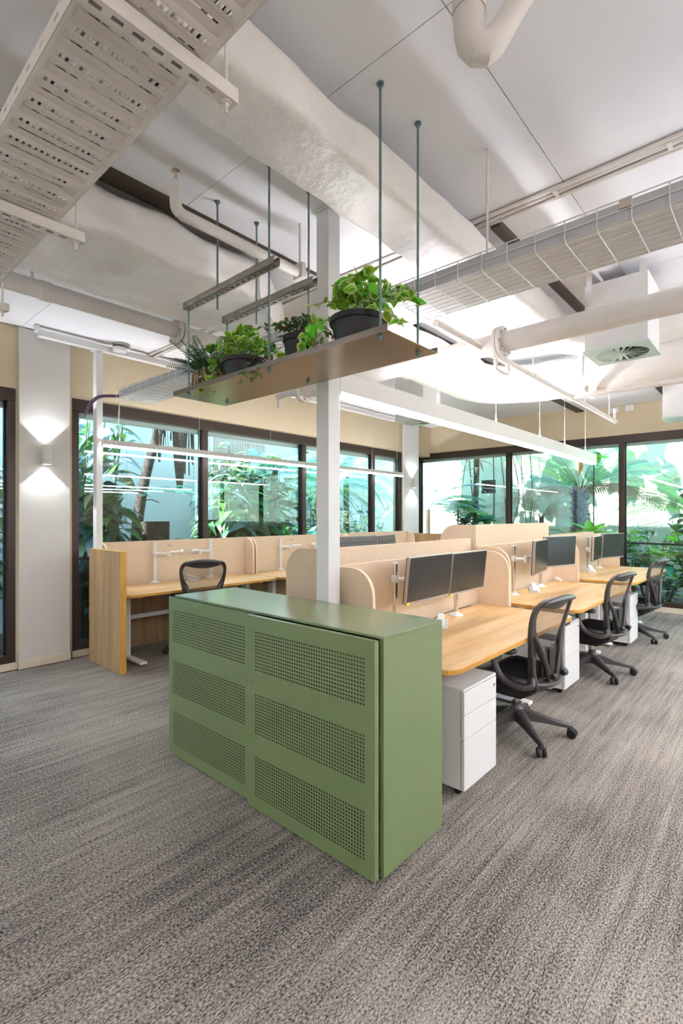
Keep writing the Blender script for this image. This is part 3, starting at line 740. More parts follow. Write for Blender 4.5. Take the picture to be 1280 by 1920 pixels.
    bmesh.ops.remove_doubles(fb, verts=fb.verts[:], dist=1e-5); bmesh.ops.recalc_face_normals(fb, faces=fb.faces[:])
    part('back_frame', fb, M['graphite'], smooth=50, bevel=.004)
    # top rim lip that rolls backwards
    lip = bmesh.new(); pts = [(x, chair_surf(x, .968) - .018 + .0*x, .972 - .9*x*x*.5) for x in [-.19 + .38*i/14 for i in range(15)]]
    tube(lip, pts, [.006] + [.013 + .010*sin(pi*i/14) for i in range(1, 14)] + [.006], 8); part('top_rim', lip, M['graphite'])
    cp_ = bmesh.new(); xs_ = [-.19 + .38*i/16 for i in range(17)]
    up_ = [cp_.verts.new((x, chair_surf(x, .95) - .006, .954 - .9*x*x*.6)) for x in xs_]; dn_ = [cp_.verts.new((x, chair_surf(x, .91) - .002, .952 - .9*x*x*.6 - .052*(1-(x/.19)**2))) for x in xs_]
    for i in range(16): cp_.faces.new((up_[i], up_[i+1], dn_[i+1], dn_[i]))
    part('crescent_pad', cp_, M['graphite'], smooth=60)
    mb = bmesh.new(); rows = []
    for k in range(len(I)):
        xw, z = I[k].x, I[k].y
        if z > .94: continue
        rows.append([mb.verts.new((xw*u, chair_surf(xw*u, z), z)) for u in (-1, -.6, -.2, .2, .6, 1)])
    rows.insert(0, [mb.verts.new((.17*u, chair_surf(.17*u, .945), .945)) for u in (-1, -.6, -.2, .2, .6, 1)])
    for p_, q_ in zip(rows, rows[1:]):
        for i in range(5): mb.faces.new((p_[i], p_[i+1], q_[i+1], q_[i]))
    part('back_mesh', mb, M['mesh'], smooth=60)
    # Y-shaped spine, lumbar pads, uprights
    for s in (-1, 1):
        sp = bmesh.new(); pts = bez((s*.190, chair_surf(.19, .735)-.008, .735), (s*.10, chair_surf(.1, .64)-.04, .62), (s*.035, chair_surf(0, .42)-.055, .40), 10)
        tube(sp, pts, [.016] + [.017]*8 + [.020]*2, 8); part('spine_strut', sp, M['graphite'])
        pd = bmesh.new(); m_ = Matrix.Translation((s*.062, chair_surf(.06, .56) - .022, .555)) @ Matrix.Rotation(radians(s*-6), 4, 'Y')
        prism(pd, rrect(-.035, .035, -.10, .10, .03, 5), -.008, .008, 'Y'); pd.transform(m_); part('lumbar_pad', pd, M['black'], bevel=.004)
        up = bmesh.new(); tube(up, catmull([(s*.176, chair_surf(.17, .56)-.02, .60), (s*.178, chair_surf(.17, .5)-.03, .50), (s*.165, -.235, .40), (s*.12, -.16, .355), (s*.08, -.08, .35)], 4), [.010] + [.015]*15 + [.015], 8); part('back_upright', up, M['graphite'])
        kb = bmesh.new(); tube(kb, [(s*.05, -.30, .475), (s*.085, -.30, .475)], .019, 14); part('adjuster_knob', kb, M['black'])
        ar = bmesh.new(); pts = catmull([(s*.19, -.215, .47), (s*.225, -.235, .43), (s*.262, -.18, .415), (s*.278, -.07, .445), (s*.280, -.01, .53), (s*.276, .01, .622)], 5)
        tube(ar, pts, [.016] + [.021]*(len(pts)-2) + [.017], 10); am = part('arm_support', ar, M['graphite'])
        pdm = bmesh.new(); prism(pdm, rrect(-.043, .043, -.135, .125, .038, 6), 0, .03); bmesh.ops.translate(pdm, verts=pdm.verts[:], vec=(s*.275, -.02, .620)); part('arm_pad', pdm, M['black'], am, bevel=.010, segs=3)
        lk_ = bmesh.new(); tube(lk_, catmull([(s*.245, .19, .405), (s*.262, .17, .37), (s*.255, .10, .335), (s*.20, .05, .34)], 4), .014, 8); part('tilt_link', lk_, M['black'])
    cpd = bmesh.new(); prism(cpd, rrect(-.036, .036, -.09, .09, .033, 6), -.009, .009, 'Y'); cpd.transform(Matrix.Translation((0, chair_surf(0, .56) - .035, .56))); part('centre_pad', cpd, M['black'], bevel=.004)
    lb_ = bmesh.new(); tube(lb_, bez((-.165, -.235, .425), (0, -.315, .40), (.165, -.235, .425), 8), .017, 8); part('lower_bar', lb_, M['graphite'])
    return t
ch = make_chair(radians(-133+8), 'black mesh task chair nearest the green cabinet, right-hand row')
index_kids()
ch2 = copy_tree(ch); ch3 = copy_tree(ch); ch4 = copy_tree(ch)
ch.location = (3.385, 1.40, 0); ch.rotation_euler[2] = radians(-8)
ch2.location = (5.18, 1.40, 0); ch2.rotation_euler[2] = radians(-10); ch2['label'] = 'black mesh task chair at the middle right-hand desk'
ch3.location = (7.02, 1.42, 0); ch3.rotation_euler[2] = radians(-8); ch3['label'] = 'black mesh task chair farthest away, in front of the garden window'
ch4.location = (3.04, 4.80, .0); ch4.rotation_euler[2] = radians(-24); ch4['label'] = 'black mesh task chair at the left window desk, seen from behind'
ch4.scale = (1.0, 1.0, 1.06)

# ------------------------------------------------------------------ pendants and wall lamps
def pendant(x0, x1, y, z, hgt, w, label, cables, zc=ZC, bridle=True, k='', ku=None):
    ku = k if ku is None else ku
    t = thing('linear_pendant', label, 'light', ((x0+x1)/2, y, z), 0, 'suspended linear lights')
    bm = bmesh.new(); bx(bm, x0, x1, y-w/2, y-w/2+.004, z+.022, z+hgt); bx(bm, x0, x1, y+w/2-.004, y+w/2, z+.022, z+hgt)
    bx(bm, x0, x1, y-w/2+.004, y+w/2-.004, z+hgt-.03, z+hgt-.022)
    obj('housing', bm, M['white'], t, smooth=None)
    for xe in (x0-.004, x1): obj('end_cap', B(xe, xe+.004, y-w/2, y+w/2, z, z+hgt), M['white'], t, smooth=None)
    obj('diffuser', B(x0, x1, y-w/2+.001, y+w/2-.001, z, z+.022), M['led' + k], t, smooth=None)
    obj('uplight', B(x0, x1, y-w/2+.006, y+w/2-.006, z+hgt-.022, z+hgt-.018), M['led' + ku + '_up'], t, smooth=None)
    for x in cables:
        bm = bmesh.new()
        if bridle:
            tube(bm, [(x, y, z+hgt+.10), (x, y, zc)], .0018, 5)
            tube(bm, [(x-.02, y, z+hgt-.01), (x, y, z+hgt+.10), (x+.02, y, z+hgt-.01)], .0018, 5)
        else: tube(bm, [(x, y, z+hgt-.01), (x, y, zc)], .0016, 5)
        c_ = obj('suspension_wire', bm, M['white'], t)
        bm = bmesh.new(); lathe(bm, [(.005, -.012), (.005, .012)], 8, (x, y, z+hgt+.10)); obj('wire_gripper', bm, M['chrome'], c_)
    return t
pendant(2.26, 7.70, 2.06, 2.235, .145, .075, 'white linear pendant over the right-hand desks', (3.45, 4.50, 5.62, 6.45, 7.3))
pendant(2.24, 7.72, 5.375, 2.232, .075, .045, 'slim linear pendant over the desks at the left window', (3.40, 4.53, 6.81, 7.55), ZF, False, ku='_slim')
# unseen pendants beside and behind the camera, all but the first added as fill
for (x0, x1, y, lb) in ((2.26, 7.70, -1.2, 'linear pendant over the right side of the office'), (2.26, 7.70, -2.8, 'second linear pendant on the right side of the office, added as fill light'), (2.26, 7.70, -4.4, 'unseen linear pendant at the near wall, added as fill light'),
                        (-3.6, -.6, -1.2, 'linear pendant added as fill light behind the camera position'), (-3.6, -.6, 3.6, 'linear pendant added as fill light over the left rear of the office'), (-3.6, .9, -4.3, 'linear pendant added as fill light in the far corner behind the camera')):
    pendant(x0, x1, y, 2.235, .145, .075, lb, (x0+.4, x1-.4), k='_room')
# canopy disc of the left window pendant
t = thing('ceiling_canopy', 'round white ceiling canopy beside the slim post', 'ceiling rose', (2.42, 5.375, 3.2))
bm = bmesh.new(); lathe(bm, [(.07, 3.27), (.075, 3.28), (.075, 3.31), (.07, 3.315)], 28, (2.42, 5.375, 0)); obj('disc', bm, M['white'], t)
bm = bmesh.new(); lathe(bm, [(.085, 3.33), (.085, 3.36)], 28, (2.44, 5.375, 0)); obj('mounting_plate', bm, M['galv'], t)
bm = bmesh.new(); tube(bm, [(2.42, 5.375, 2.30), (2.42, 5.375, 3.275)], .0018, 5); tube(bm, [(2.40, 5.375, 2.40), (2.405, 5.36, 2.62), (2.42, 5.375, 2.75)], .005, 6); obj('feed_cable', bm, M['white'], t)

def sconce(x, y, z0, z1, label, power):
    t = thing('wall_lamp', label, 'wall lamp', (x, y, (z0+z1)/2), 0, 'up and down wall lamps')
    r = .042; cy = y - .075
    bm = bmesh.new(); n = 28
    rings = [[bm.verts.new((x + rr*cos(2*pi*k/n), cy + rr*sin(2*pi*k/n), z)) for k in range(n)] for rr, z in ((r-.004, z0+.02), (r-.004, z0), (r, z0), (r, z1), (r-.004, z1), (r-.004, z1-.02))]
    for a, b in zip(rings, rings[1:]):
        for k in range(n): bm.faces.new((a[k], a[(k+1) % n], b[(k+1) % n], b[k]))
    obj('shade', bm, M['wall_light'], t)
    obj('wall_bracket', B(x-.02, x+.02, cy+.03, y, (z0+z1)/2-.03, (z0+z1)/2+.03), M['wall_light'], t)
    for z, s in ((z0, -1), (z1, 1)):
        bm = bmesh.new(); lathe(bm, [(r-.006, z - s*.017 - .001), (r-.006, z - s*.017 + .001)], 24, (x, cy, 0)); obj('lens', bm, M['lamp'], t)
        ld = bpy.data.lights.new('lamp', 'SPOT'); ld.energy = power; ld.spot_size = radians(98); ld.spot_blend = .25; ld.shadow_soft_size = .008; ld.color = (.86, .91, 1.0)
        lo = bpy.data.objects.new('lamp', ld); COL.objects.link(lo); lo.parent = t
        lo.location = (0, -.075 + .037, (z + s*.002) - (z0+z1)/2); lo.rotation_euler = (0 if s < 0 else pi, 0, 0)
    return t
sconce(1.757, 5.594, 2.015, 2.205, 'cylindrical up and down wall lamp on the pilaster by the left windows', 17)
sconce(8.33, 5.575, 2.055, 2.235, 'small up and down wall lamp on the corner pilaster', 17)

# ------------------------------------------------------------------ hanging stainless shelf, rods and struts
SZ = 2.25; SX0, SX1, SY0, SY1 = 1.625, 2.012, 1.204, 2.862
sh = thing('hanging_shelf', 'brushed stainless tray shelf hanging over the green cabinet', 'shelf', ((SX0+SX1)/2, (SY0+SY1)/2, SZ))
obj('tray', B(SX0, SX1, SY0, SY1, SZ, SZ+.003), M['stainless'], sh, smooth=None)
obj('front_lip', B(SX0, SX0+.003, SY0, SY1, SZ+.003, SZ+.028), M['stainless_lip'], sh, smooth=None)
obj('back_lip', B(SX1-.003, SX1, SY0, SY1, SZ+.003, SZ+.028), M['stainless_lip'], sh, smooth=None)
def nut(bm, x, y, z, s=1):
    lathe(bm, [(.015*s, -.012), (.015*s, -.0095)], 16, (x, y, z)); lathe(bm, [(.010*s, -.021), (.010*s, -.012)], 6, (x, y, z)); lathe(bm, [(.005, -.028), (.005, 0)], 8, (x, y, z))
rods = [('G', 1.634+.02, 1.262, SZ, 3.30), ('H', 1.907+.03, 1.262, SZ, 3.30), ('A', 1.655, 2.735, SZ, 2.80), ('B', 1.937, 2.735, SZ, 2.80), ('E', 1.655, 1.975, SZ, 3.30), ('F', 1.937, 1.975, SZ, 3.30),
        ('C', 1.655, 2.43, 2.70, 3.30), ('D', 1.937, 2.43, 2.70, 3.30)]
RL = {'G': 'zinc rod at the right front corner of the hanging shelf', 'H': 'zinc rod at the right back corner of the hanging shelf', 'A': 'short zinc rod from the front strut to the left front corner of the shelf',
      'B': 'short zinc rod from the back strut to the left back corner of the shelf', 'E': 'long zinc rod through the front strut to the middle of the shelf', 'F': 'long zinc rod through the back strut beside the white column',
      'C': 'zinc rod from ceiling to the middle of the front strut', 'D': 'zinc rod from ceiling to the middle of the back strut'}
for k, x, y, z0, z1 in rods:
    t = thing('threaded_rod', RL[k], 'rod', (x, y, z1), 0, 'threaded rods of the hanging shelf')
    obj('rod', T([(x, y, z0-.02), (x, y, z1)], .0058, 8), M['zinc'], t)
    if k not in 'CD':
        bm = bmesh.new(); nut(bm, x, y, SZ+.009); obj('lower_nut', bm, M['zinc'], t)
    if k in 'EFABCD':
        bm = bmesh.new(); lathe(bm, [(.011, -.01), (.011, .0)], 6, (x, y, 2.768)); obj('strut_nut', bm, M['zinc'], t)
    if k in 'GHEFCD':
        bm = bmesh.new(); lathe(bm, [(.016, -.006), (.016, 0)], 16, (x, y, 3.30)); lathe(bm, [(.010, -.018), (.010, -.006)], 6, (x, y, 3.30)); obj('ceiling_anchor', bm, M['zinc'], t)
def strut(x, y0, y1, z, label):
    t = thing('slotted_strut', label, 'strut', (x, (y0+y1)/2, z), 0, 'galvanised struts')
    w = .0205; bm = bmesh.new()
    bx(bm, x-w, x-w+.0025, y0, y1, z, z+.041); bx(bm, x+w-.0025, x+w, y0, y1, z, z+.041)
    bx(bm, x-w, x-w+.010, y0, y1, z+.0385, z+.041); bx(bm, x+w-.010, x+w, y0, y1, z+.0385, z+.041)
    # slotted web at the bottom
    n = int((y1-y0)/.05)
    bx(bm, x-w, x-.007, y0, y1, z, z+.0025); bx(bm, x+.007, x+w, y0, y1, z, z+.0025)
    for i in range(n+1):
        ya = y0 + (y1-y0)*i/n; bx(bm, x-.007, x+.007, max(y0, ya-.011), min(y1, ya+.011), z, z+.0025)
    obj('channel', bm, M['galv'], t, smooth=None)
strut(1.655, 1.915, 2.765, 2.765, 'galvanised slotted strut in front, over the shelf')
strut(1.937, 1.925, 2.765, 2.765, 'galvanised slotted strut behind, beside the white column')

# ------------------------------------------------------------------ plants: leaf meshes and builders
def leaf_mesh(name, L=1.0, Wd=.5, fold=.10, droop=.25, tip=.5, heart=0.0, ns=6):
    me = bpy.data.meshes.new(name); bm = bmesh.new(); uvl = bm.loops.layers.uv.new('uv'); rows = []
    for i in range(ns+1):
        u = i/ns; w = Wd*.5*(sin(pi*min(1, u**(.55 if heart else .75)))**.9)*(1 - tip*u*u*.6); w = max(w, .004)
        xb = L*(u - (heart*.0)); z = -droop*L*u*u
        hb = -heart*L*.18*(1-u)**3
        rows.append([(bm.verts.new((xb + hb*abs(v), v*w, z + fold*w*(abs(v)) * 2)), (u, .5+v*.5)) for v in (-1, -.5, 0, .5, 1)])
    for p_, q_ in zip(rows, rows[1:]):
        for i in range(4):
            f = bm.faces.new([p_[i][0], q_[i][0], q_[i+1][0], p_[i+1][0]])
            for l, (v, uv) in zip(f.loops, (p_[i], q_[i], q_[i+1], p_[i+1])): l[uvl].uv = uv
            f.smooth = True
    bm.to_mesh(me); bm.free(); return me
def split_leaf_mesh(name, lobes=7, Wd=.8, droop=.3):
    """monstera-like leaf: midrib body with separate finger lobes"""
    me = bpy.data.meshes.new(name); bm = bmesh.new(); uvl = bm.loops.layers.uv.new('uv')
    def quad(P, U):
        f = bm.faces.new([bm.verts.new(p) for p in P]); f.smooth = True
        for l, u in zip(f.loops, U): l[uvl].uv = u
    z = lambda x: -droop*x*x
    for s in (-1, 1):
        for k in range(lobes):
            u0, u1 = k/lobes, (k+.82)/lobes; w = Wd*.5*sin(pi*min(1, (.12+u0*.85))**.8); bl = .10
            sw = .10 + .25*u0
            P = [(u0, 0), (u1+.02, 0), (u1+.05+bl*.3, s*w*.45), (u1+sw*.6, s*w*.95), (u0+sw*.75, s*w), (u0+.05, s*w*.5)]
            P3 = [(x, y, z(x) + .10*abs(y) - .35*y*y) for x, y in P]
            if s > 0: P3 = P3[::-1]
            quad(P3, [(p[0], .5 + p[1]/Wd*.9) for p in P3])
    bm.to_mesh(me); bm.free(); return me
def frond_mesh(name, n=16, Wd=.35, lw=.03, droop=.5, sweep=.5, taper=1.0, rach=.006, hang=0.0, base=.12):
    """fern or palm frond along +X, unit length, leaflets in pairs"""
    me = bpy.data.meshes.new(name); bm = bmesh.new(); uvl = bm.loops.layers.uv.new('uv')
    def pz(u): return Vector((u*(1-.12*droop*u), 0, .25*u*(1) - droop*u*u))
    tube(bm, [pz(i/8) for i in range(9)], [rach*(1-.7*i/8) for i in range(9)], 4)
    for k in range(n):
        u = base + (1-base)*k/n; p = pz(u); L_ = Wd*.5*(sin(pi*min(1, (u*.85+.12)))**.6)*(1 if taper else 1)
        for s in (-1, 1):
            d = Vector((sweep, s, -hang - .1)).normalized(); q = p + d*L_; m_ = p + d*L_*.45; side = Vector((1, 0, 0))*lw*.5
            q.z -= .15*L_*(1+hang)
            P = [p, m_ - side, q, m_ + side]
            f = bm.faces.new([bm.verts.new(v) for v in P]); 
            for l, uv in zip(f.loops, ((0, .5), (.5, .2), (1, .5), (.5, .8))): l[uvl].uv = uv
    bm.to_mesh(me); bm.free(); return me
LM = {'oval': leaf_mesh('leaf_oval', 1, .55, .12, .25, .5), 'heart': leaf_mesh('leaf_heart', 1, .85, .10, .22, .75, heart=1), 'lance': leaf_mesh('leaf_lance', 1, .26, .10, .55, .6),
      'droop': leaf_mesh('leaf_droop', 1, .34, .12, .8, .6), 'strap': leaf_mesh('leaf_strap', 1, .12, .2, .45, .5), 'split': split_leaf_mesh('leaf_split'), 'big': leaf_mesh('leaf_big', 1, .62, .12, .35, .35),
      'fern': frond_mesh('fern_frond', 18, .42, .045, .55, .45), 'palm': frond_mesh('palm_frond', 34, .70, .010, .75, .8, hang=.35), 'treefern': frond_mesh('tree_fern_frond', 40, .34, .0075, .42, .25, hang=.3),
      'dead': frond_mesh('dry_frond', 34, .24, .006, .8, .1, hang=1.6), 'lacy': frond_mesh('lacy_frond', 18, .36, .034, .35, .5)}
LV = {}
def leaf(kind, m, parent, pos, dir_, size, roll=0.0, name='leaf', normal=None, width=1.0):
    """one leaf object sharing its mesh; pos/dir in parent coordinates"""
    key = (kind, m.name)
    if key not in LV:
        me = LM[kind].copy(); me.materials.append(m); LV[key] = me
    o = bpy.data.objects.new(name, LV[key]); COL.objects.link(o); o.parent = parent
    d = Vector(dir_).normalized(); up = Vector(normal) if normal else Vector((0, 0, 1))
    y = up.cross(d)
    if y.length < 1e-3: y = Vector((0, 1, 0))
    y.normalize(); z = d.cross(y)
    R_ = Matrix((d, y, z)).transposed() @ Matrix.Rotation(roll, 3, 'X')
    R_ = R_ @ Matrix.Diagonal((size, size*width, size))
    o.matrix_local = Matrix.Translation(pos) @ R_.to_4x4()
    return o
rr = random.uniform
def pot(t, r0, r1, h, z0=0, saucer=True):
    bm = bmesh.new(); n = 28
    prof = [(r0*.96, z0), (r0, z0+.004), (r1*.97, z0+h*.82), (r1*.97, z0+h*.84), (r1*1.04, z0+h*.85), (r1*1.05, z0+h), (r1*.98, z0+h), (r1*.94, z0+h*.86)]
    lathe(bm, prof, n, cap=False); bm.faces.new([v for v in bm.verts[:n]][::-1]); obj('pot', bm, M['pot'], t, world=False)
    bm = bmesh.new(); lathe(bm, [(.001, z0+h*.9), (r1*.95, z0+h*.87)], n, cap=False); obj('soil', bm, M['soil'], t, world=False)

def trailing_plant(loc, label, r0, r1, h, nst, nl, ls, kind, mats, spread, rise, trails, bowl=True):
    t = thing('potted_plant', label, 'plant', loc, 0, 'potted plants on the hanging shelf')
    pot(t, r0, r1, h)
    if bowl:
        bm = bmesh.new()
        for s in (-1, 1): tube(bm, catmull([(r1*.2, s*r1*1.05, h*.95), (r1*.0, s*r1*1.10, h*.8), (-r1*.2, s*r1*1.05, h*.95)], 4), .003, 5)
        obj('pot_handle', bm, M['pot'], t, world=False)
    lim = SZ
    for k in range(nst):
        a = 2*pi*k/nst + rr(-.3, .3); e = rr(.15, 1.0)
        R_ = spread*e*rr(.7, 1.1); top = rise*(1.15-e*.75)*rr(.75, 1.1)
        if k < len(trails): pts = [Vector((0, 0, h*.9))] + [Vector(p) for p in trails[k]]
        else: pts = [Vector((0, 0, h*.85)), Vector((cos(a)*R_*.5, sin(a)*R_*.5, h+top*.8)), Vector((cos(a)*R_, sin(a)*R_, h + top*.75 - .02*e))]
        cv = catmull(pts, 6)
        obj('stem', T(cv, .0016, 5), M['stem'], t, world=False)
        m_ = nl if k >= len(trails) else nl + 5
        for j in range(m_):
            u = .25 + .75*(j+rr(0, .8))/m_; i = min(len(cv)-2, int(u*(len(cv)-1))); p = cv[i].lerp(cv[i+1], rr(0, 1))
            d = (cv[i+1]-cv[i]).normalized() * .5 + Vector((rr(-1, 1), rr(-1, 1), rr(-.45, .5)))
            leaf(kind, random.choice(mats), t, p, d, ls*rr(.65, 1.15), rr(-.9, .9))
    return t
G_, VG = M['leaf_green'], M['leaf_varieg']
trailing_plant((1.80, 1.500, SZ+.003), 'variegated trailing plant in a wide black pot at the right end of the shelf', .098, .132, .165, 33, 8, .060, 'heart', [VG, VG, VG, M['leaf_bright']], .24, .25,
    [[(-.05, -.18, .24), (-.06, -.28, .21), (-.07, -.36, .17)], [(-.08, -.17, .16), (-.1, -.26, .08), (-.1, -.34, .04)], [(-.02, -.16, .24), (.0, -.27, .20), (.0, -.34, .14)], [(-.1, .18, .18), (-.12, .25, .10), (-.13, .27, .03)], [(0, .19, .22), (0, .28, .17), (0, .33, .12)]])
trailing_plant((1.80, 2.360, SZ+.003), 'variegated trailing plant in a wide black pot, second from the left', .095, .130, .150, 29, 8, .056, 'heart', [VG, VG, M['leaf_bright']], .24, .23,
    [[(-.08, .18, .16), (-.1, .25, .08), (-.12, .27, .0)], [(-.05, .2, .26), (-.05, .27, .28), (-.05, .30, .28)], [(-.06, .17, .12), (-.08, .22, .05), (-.1, .24, .0)]])
trailing_plant((1.82, 1.915, SZ+.003), 'bronze-green small-leaved creeper in a black nursery pot, third from the left', .070, .090, .185, 32, 9, .036, 'oval', [M['leaf_ivy'], M['leaf_ivy'], M['leaf_bronze'], G_], .25, .13,
    [[(-.10, .12, .12), (-.17, .15, .03), (-.20, .16, -.06)], [(-.10, .14, .14), (-.18, .22, .04), (-.2, .24, -.04)], [(-.12, .07, .15), (-.18, .10, .04), (-.2, .12, -.05)], [(0, -.14, .17), (-.02, -.20, .08), (-.02, -.23, .03)], [(0, .16, .17), (-.02, .24, .10), (-.02, .27, .05)]], bowl=False)
# fern with exposed pale roots
ft = thing('potted_fern', 'dark green fern with pale exposed roots at the left end of the shelf', 'plant', (1.79, 2.690, SZ+.003), 0, 'potted plants on the hanging shelf')
pot(ft, .065, .075, .10)
for k in range(26):
    a = rr(0, 2*pi); r1_ = rr(.085, .12)
    obj('root', T(catmull([(cos(a)*.03, sin(a)*.03, .13), (cos(a)*r1_*.9, sin(a)*r1_*.9, .145 + rr(-.02, .01)), (cos(a+.2)*r1_, sin(a+.2)*r1_, .07), (cos(a+rr(-.3, .3))*r1_*1.05, sin(a)*r1_*1.05, .004)], 3), rr(.003, .006), 5), M['root'], ft, world=False)
for k in range(64):
    a = rr(0, 2*pi); el = rr(.1, 1.3); leaf('lacy', M['leaf_fern'], ft, (cos(a)*.04, sin(a)*.04, .13), (cos(a)*cos(el), sin(a)*cos(el), sin(el)), rr(.16, .27)*(1.1 if sin(a) > .3 else .9), rr(-.5, .5), name='frond')

# ------------------------------------------------------------------ overhead services
def duct(path, w, h, r, name, label, amp=.012, cat='duct', seg_len=.05, seed=0, squash=None):
    """rounded-rectangular wrapped duct swept along a horizontal path with crinkled skin"""
    t = thing(name, label, cat, tuple(Vector(path[0])*.5 + Vector(path[-1])*.5))
    P = [Vector(path[0])]
    for a, b in zip(path, path[1:]):
        a, b = Vector(a), Vector(b); n = max(1, int((b-a).length/seg_len))
        P += [a.lerp(b, (i+1)/n) for i in range(n)]
    prof = []
    base = rrect(-w/2, w/2, -h/2, h/2, r, 4)
    for (x0, y0), (x1, y1) in zip(base, base[1:] + base[:1]):
        L_ = math.hypot(x1-x0, y1-y0); n = max(1, int(L_/.045))
        for i in range(n): prof.append((x0 + (x1-x0)*i/n, y0 + (y1-y0)*i/n))
    bm = bmesh.new(); rings = []
    for i, p in enumerate(P):
        d = (P[min(i+1, len(P)-1)] - P[max(i-1, 0)]).normalized(); u = Vector((-d.y, d.x, 0)).normalized()
        ring = []
        for a, b in prof:
            q = p + u*a + Vector((0, 0, b))
            f = noise.noise(q*2.3 + Vector((seed, 0, 0))) + .5*noise.noise(q*6.1 + Vector((0, seed, 0))) - 1.1*abs(noise.noise(Vector((q.x*3.0, q.y*5, q.z*5)) + Vector((seed, seed, 0))))**.6
            nrm = (u*(a/(w/2)) + Vector((0, 0, b/(h/2)))).normalized()
            ring.append(bm.verts.new(q + nrm*f*amp))
        rings.append(ring)
    n = len(prof)
    for a, b in zip(rings, rings[1:]):
        for k in range(n): bm.faces.new((a[k], b[k], b[(k+1) % n], a[(k+1) % n]))
    bm.faces.new(rings[0]); bm.faces.new(list(reversed(rings[-1]))); bmesh.ops.recalc_face_normals(bm, faces=bm.faces[:])
    obj('wrapped_skin', bm, M['duct'], t, smooth=50)
    return t, P
def arc(cx, cy, r, a0, a1, z, n=8): return [(cx + r*cos(a0+(a1-a0)*i/n), cy + r*sin(a0+(a1-a0)*i/n), z) for i in range(n+1)]
def strap_on(t, c, u, w, h):
    bm = bmesh.new(); c = Vector(c); u = Vector(u); d = u.cross(Vector((0, 0, 1)))
    for s in (-1, 1): 
        q = c + u*s*(w/2+.012); bx(bm, -.02, .02, -.002, .002, -h/2-.012, h/2+.055, mtx=Matrix.Translation(q) @ Matrix((d, u, (0, 0, 1))).transposed().to_4x4())
    bx(bm, -.02, .02, -w/2-.012, w/2+.012, -h/2-.014, -h/2-.010, mtx=Matrix.Translation(c) @ Matrix((d, u, (0, 0, 1))).transposed().to_4x4())
    obj('strap', bm, M['services'], t)
d1, _ = duct([(-2.5, 1.525, 3.105), (4.45, 1.525, 3.105)] + arc(4.45, 1.025, .5, pi/2, 0, 3.105)[1:] + [(4.95, -3.5, 3.105)], .34, .22, .05, 'wrapped_duct', 'long white wrapped duct running over the steel column to the right', .014, seed=3)
d2, _ = duct([(-2.5, 3.08, 3.105), (2.12, 3.08, 3.105)] + arc(2.12, 2.68, .40, pi/2, .55, 3.105, 5)[1:], .88, .29, .09, 'wrapped_duct', 'large crinkled wrapped duct near the left wall, behind the struts', .034, seed=11)
d3, _ = duct([(2.9, 2.66, 3.03), (5.15, 2.66, 3.03)] + arc(5.15, 2.0, .66, pi/2, 0, 3.03, 10)[1:] + [(5.81, -4.0, 3.03)], .46, .40, .14, 'wrapped_duct', 'white wrapped duct bending round beyond the pipes', .014, seed=5)
for y in (1.62, -.4): strap_on(d3, (5.81, y, 3.03), (1, 0, 0), .46, .40)

def pipe(pts, r, label, name='pipe', m='services', parts=None, seg=16, n=6, smoothp=True):
    t = thing(name, label, 'pipe', tuple(pts[0]))
    obj('tube', T(catmull(pts, n) if smoothp else pts, r, seg), M[m], t)
    return t
def ring(t, c, axis, r, th, m='services', name='coupling', bolts=0, parent=None):
    a = Vector(axis).normalized(); c = Vector(c)
    bm = bmesh.new(); tube(bm, [c - a*th/2, c + a*th/2], r, 24); o = obj(name, bm, M[m], parent or t)
    if bolts:
        _, u, w = frame_of(a)
        for k in range(bolts):
            q = c + (u*cos(2*pi*k/bolts) + w*sin(2*pi*k/bolts))*r*.80
            bm = bmesh.new(); tube(bm, [q - a*(th/2+.018), q + a*(th/2+.018)], .009, 6); obj('bolt', bm, M[m], o)
    return o
# main white pipe along Y
PX, PZ, PR = 3.36, 2.715, .072
mp_ = pipe([(PX, -3.5, PZ), (PX, 0, PZ), (PX, 2, PZ), (PX, 3.56, PZ)], PR, 'thick white pipe crossing above the pendant with a bolted flange', smoothp=False)
for y in (1.50, 3.50):
    ring(mp_, (PX, y-.013, PZ), (0, 1, 0), .112, .022, name='flange', bolts=8); ring(mp_, (PX, y+.013, PZ), (0, 1, 0), .112, .022, name='flange')
obj('hanger_rod', T([(PX, -.6, PZ+.05), (PX, -.6, 3.3)], .006, 6), M['services'], mp_)
bp = pipe([(PX, 3.56, PZ), (PX-.01, 3.75, PZ), (PX-.02, 3.86, PZ-.01)], .03, 'short branch pipe with a sprinkler left of the steel column')
bm = bmesh.new(); lathe(bm, [(.012, -.10), (.02, -.09), (.008, -.07), (.012, -.03), (.018, 0)], 12, (PX-.02, 3.84, PZ-.02)); obj('sprinkler_head', bm, M['white'], bp)
# left pipe along the wall
lp = pipe([(-2.5, 3.94, 3.10), (5.6, 3.94, 3.10)], .062, 'beige pipe running under the crinkled duct along the left wall', smoothp=False)
ring(lp, (1.24, 3.94, 3.10), (1, 0, 0), .068, .07); ring(lp, (2.27, 3.94, 3.10), (1, 0, 0), .11, .02, name='flange', bolts=8); ring(lp, (2.30, 3.94, 3.10), (1, 0, 0), .11, .02, name='flange')
obj('hanger_rod', T([(1.16, 3.94, 3.16), (1.16, 3.94, 3.36)], .01, 6), M['services'], lp)
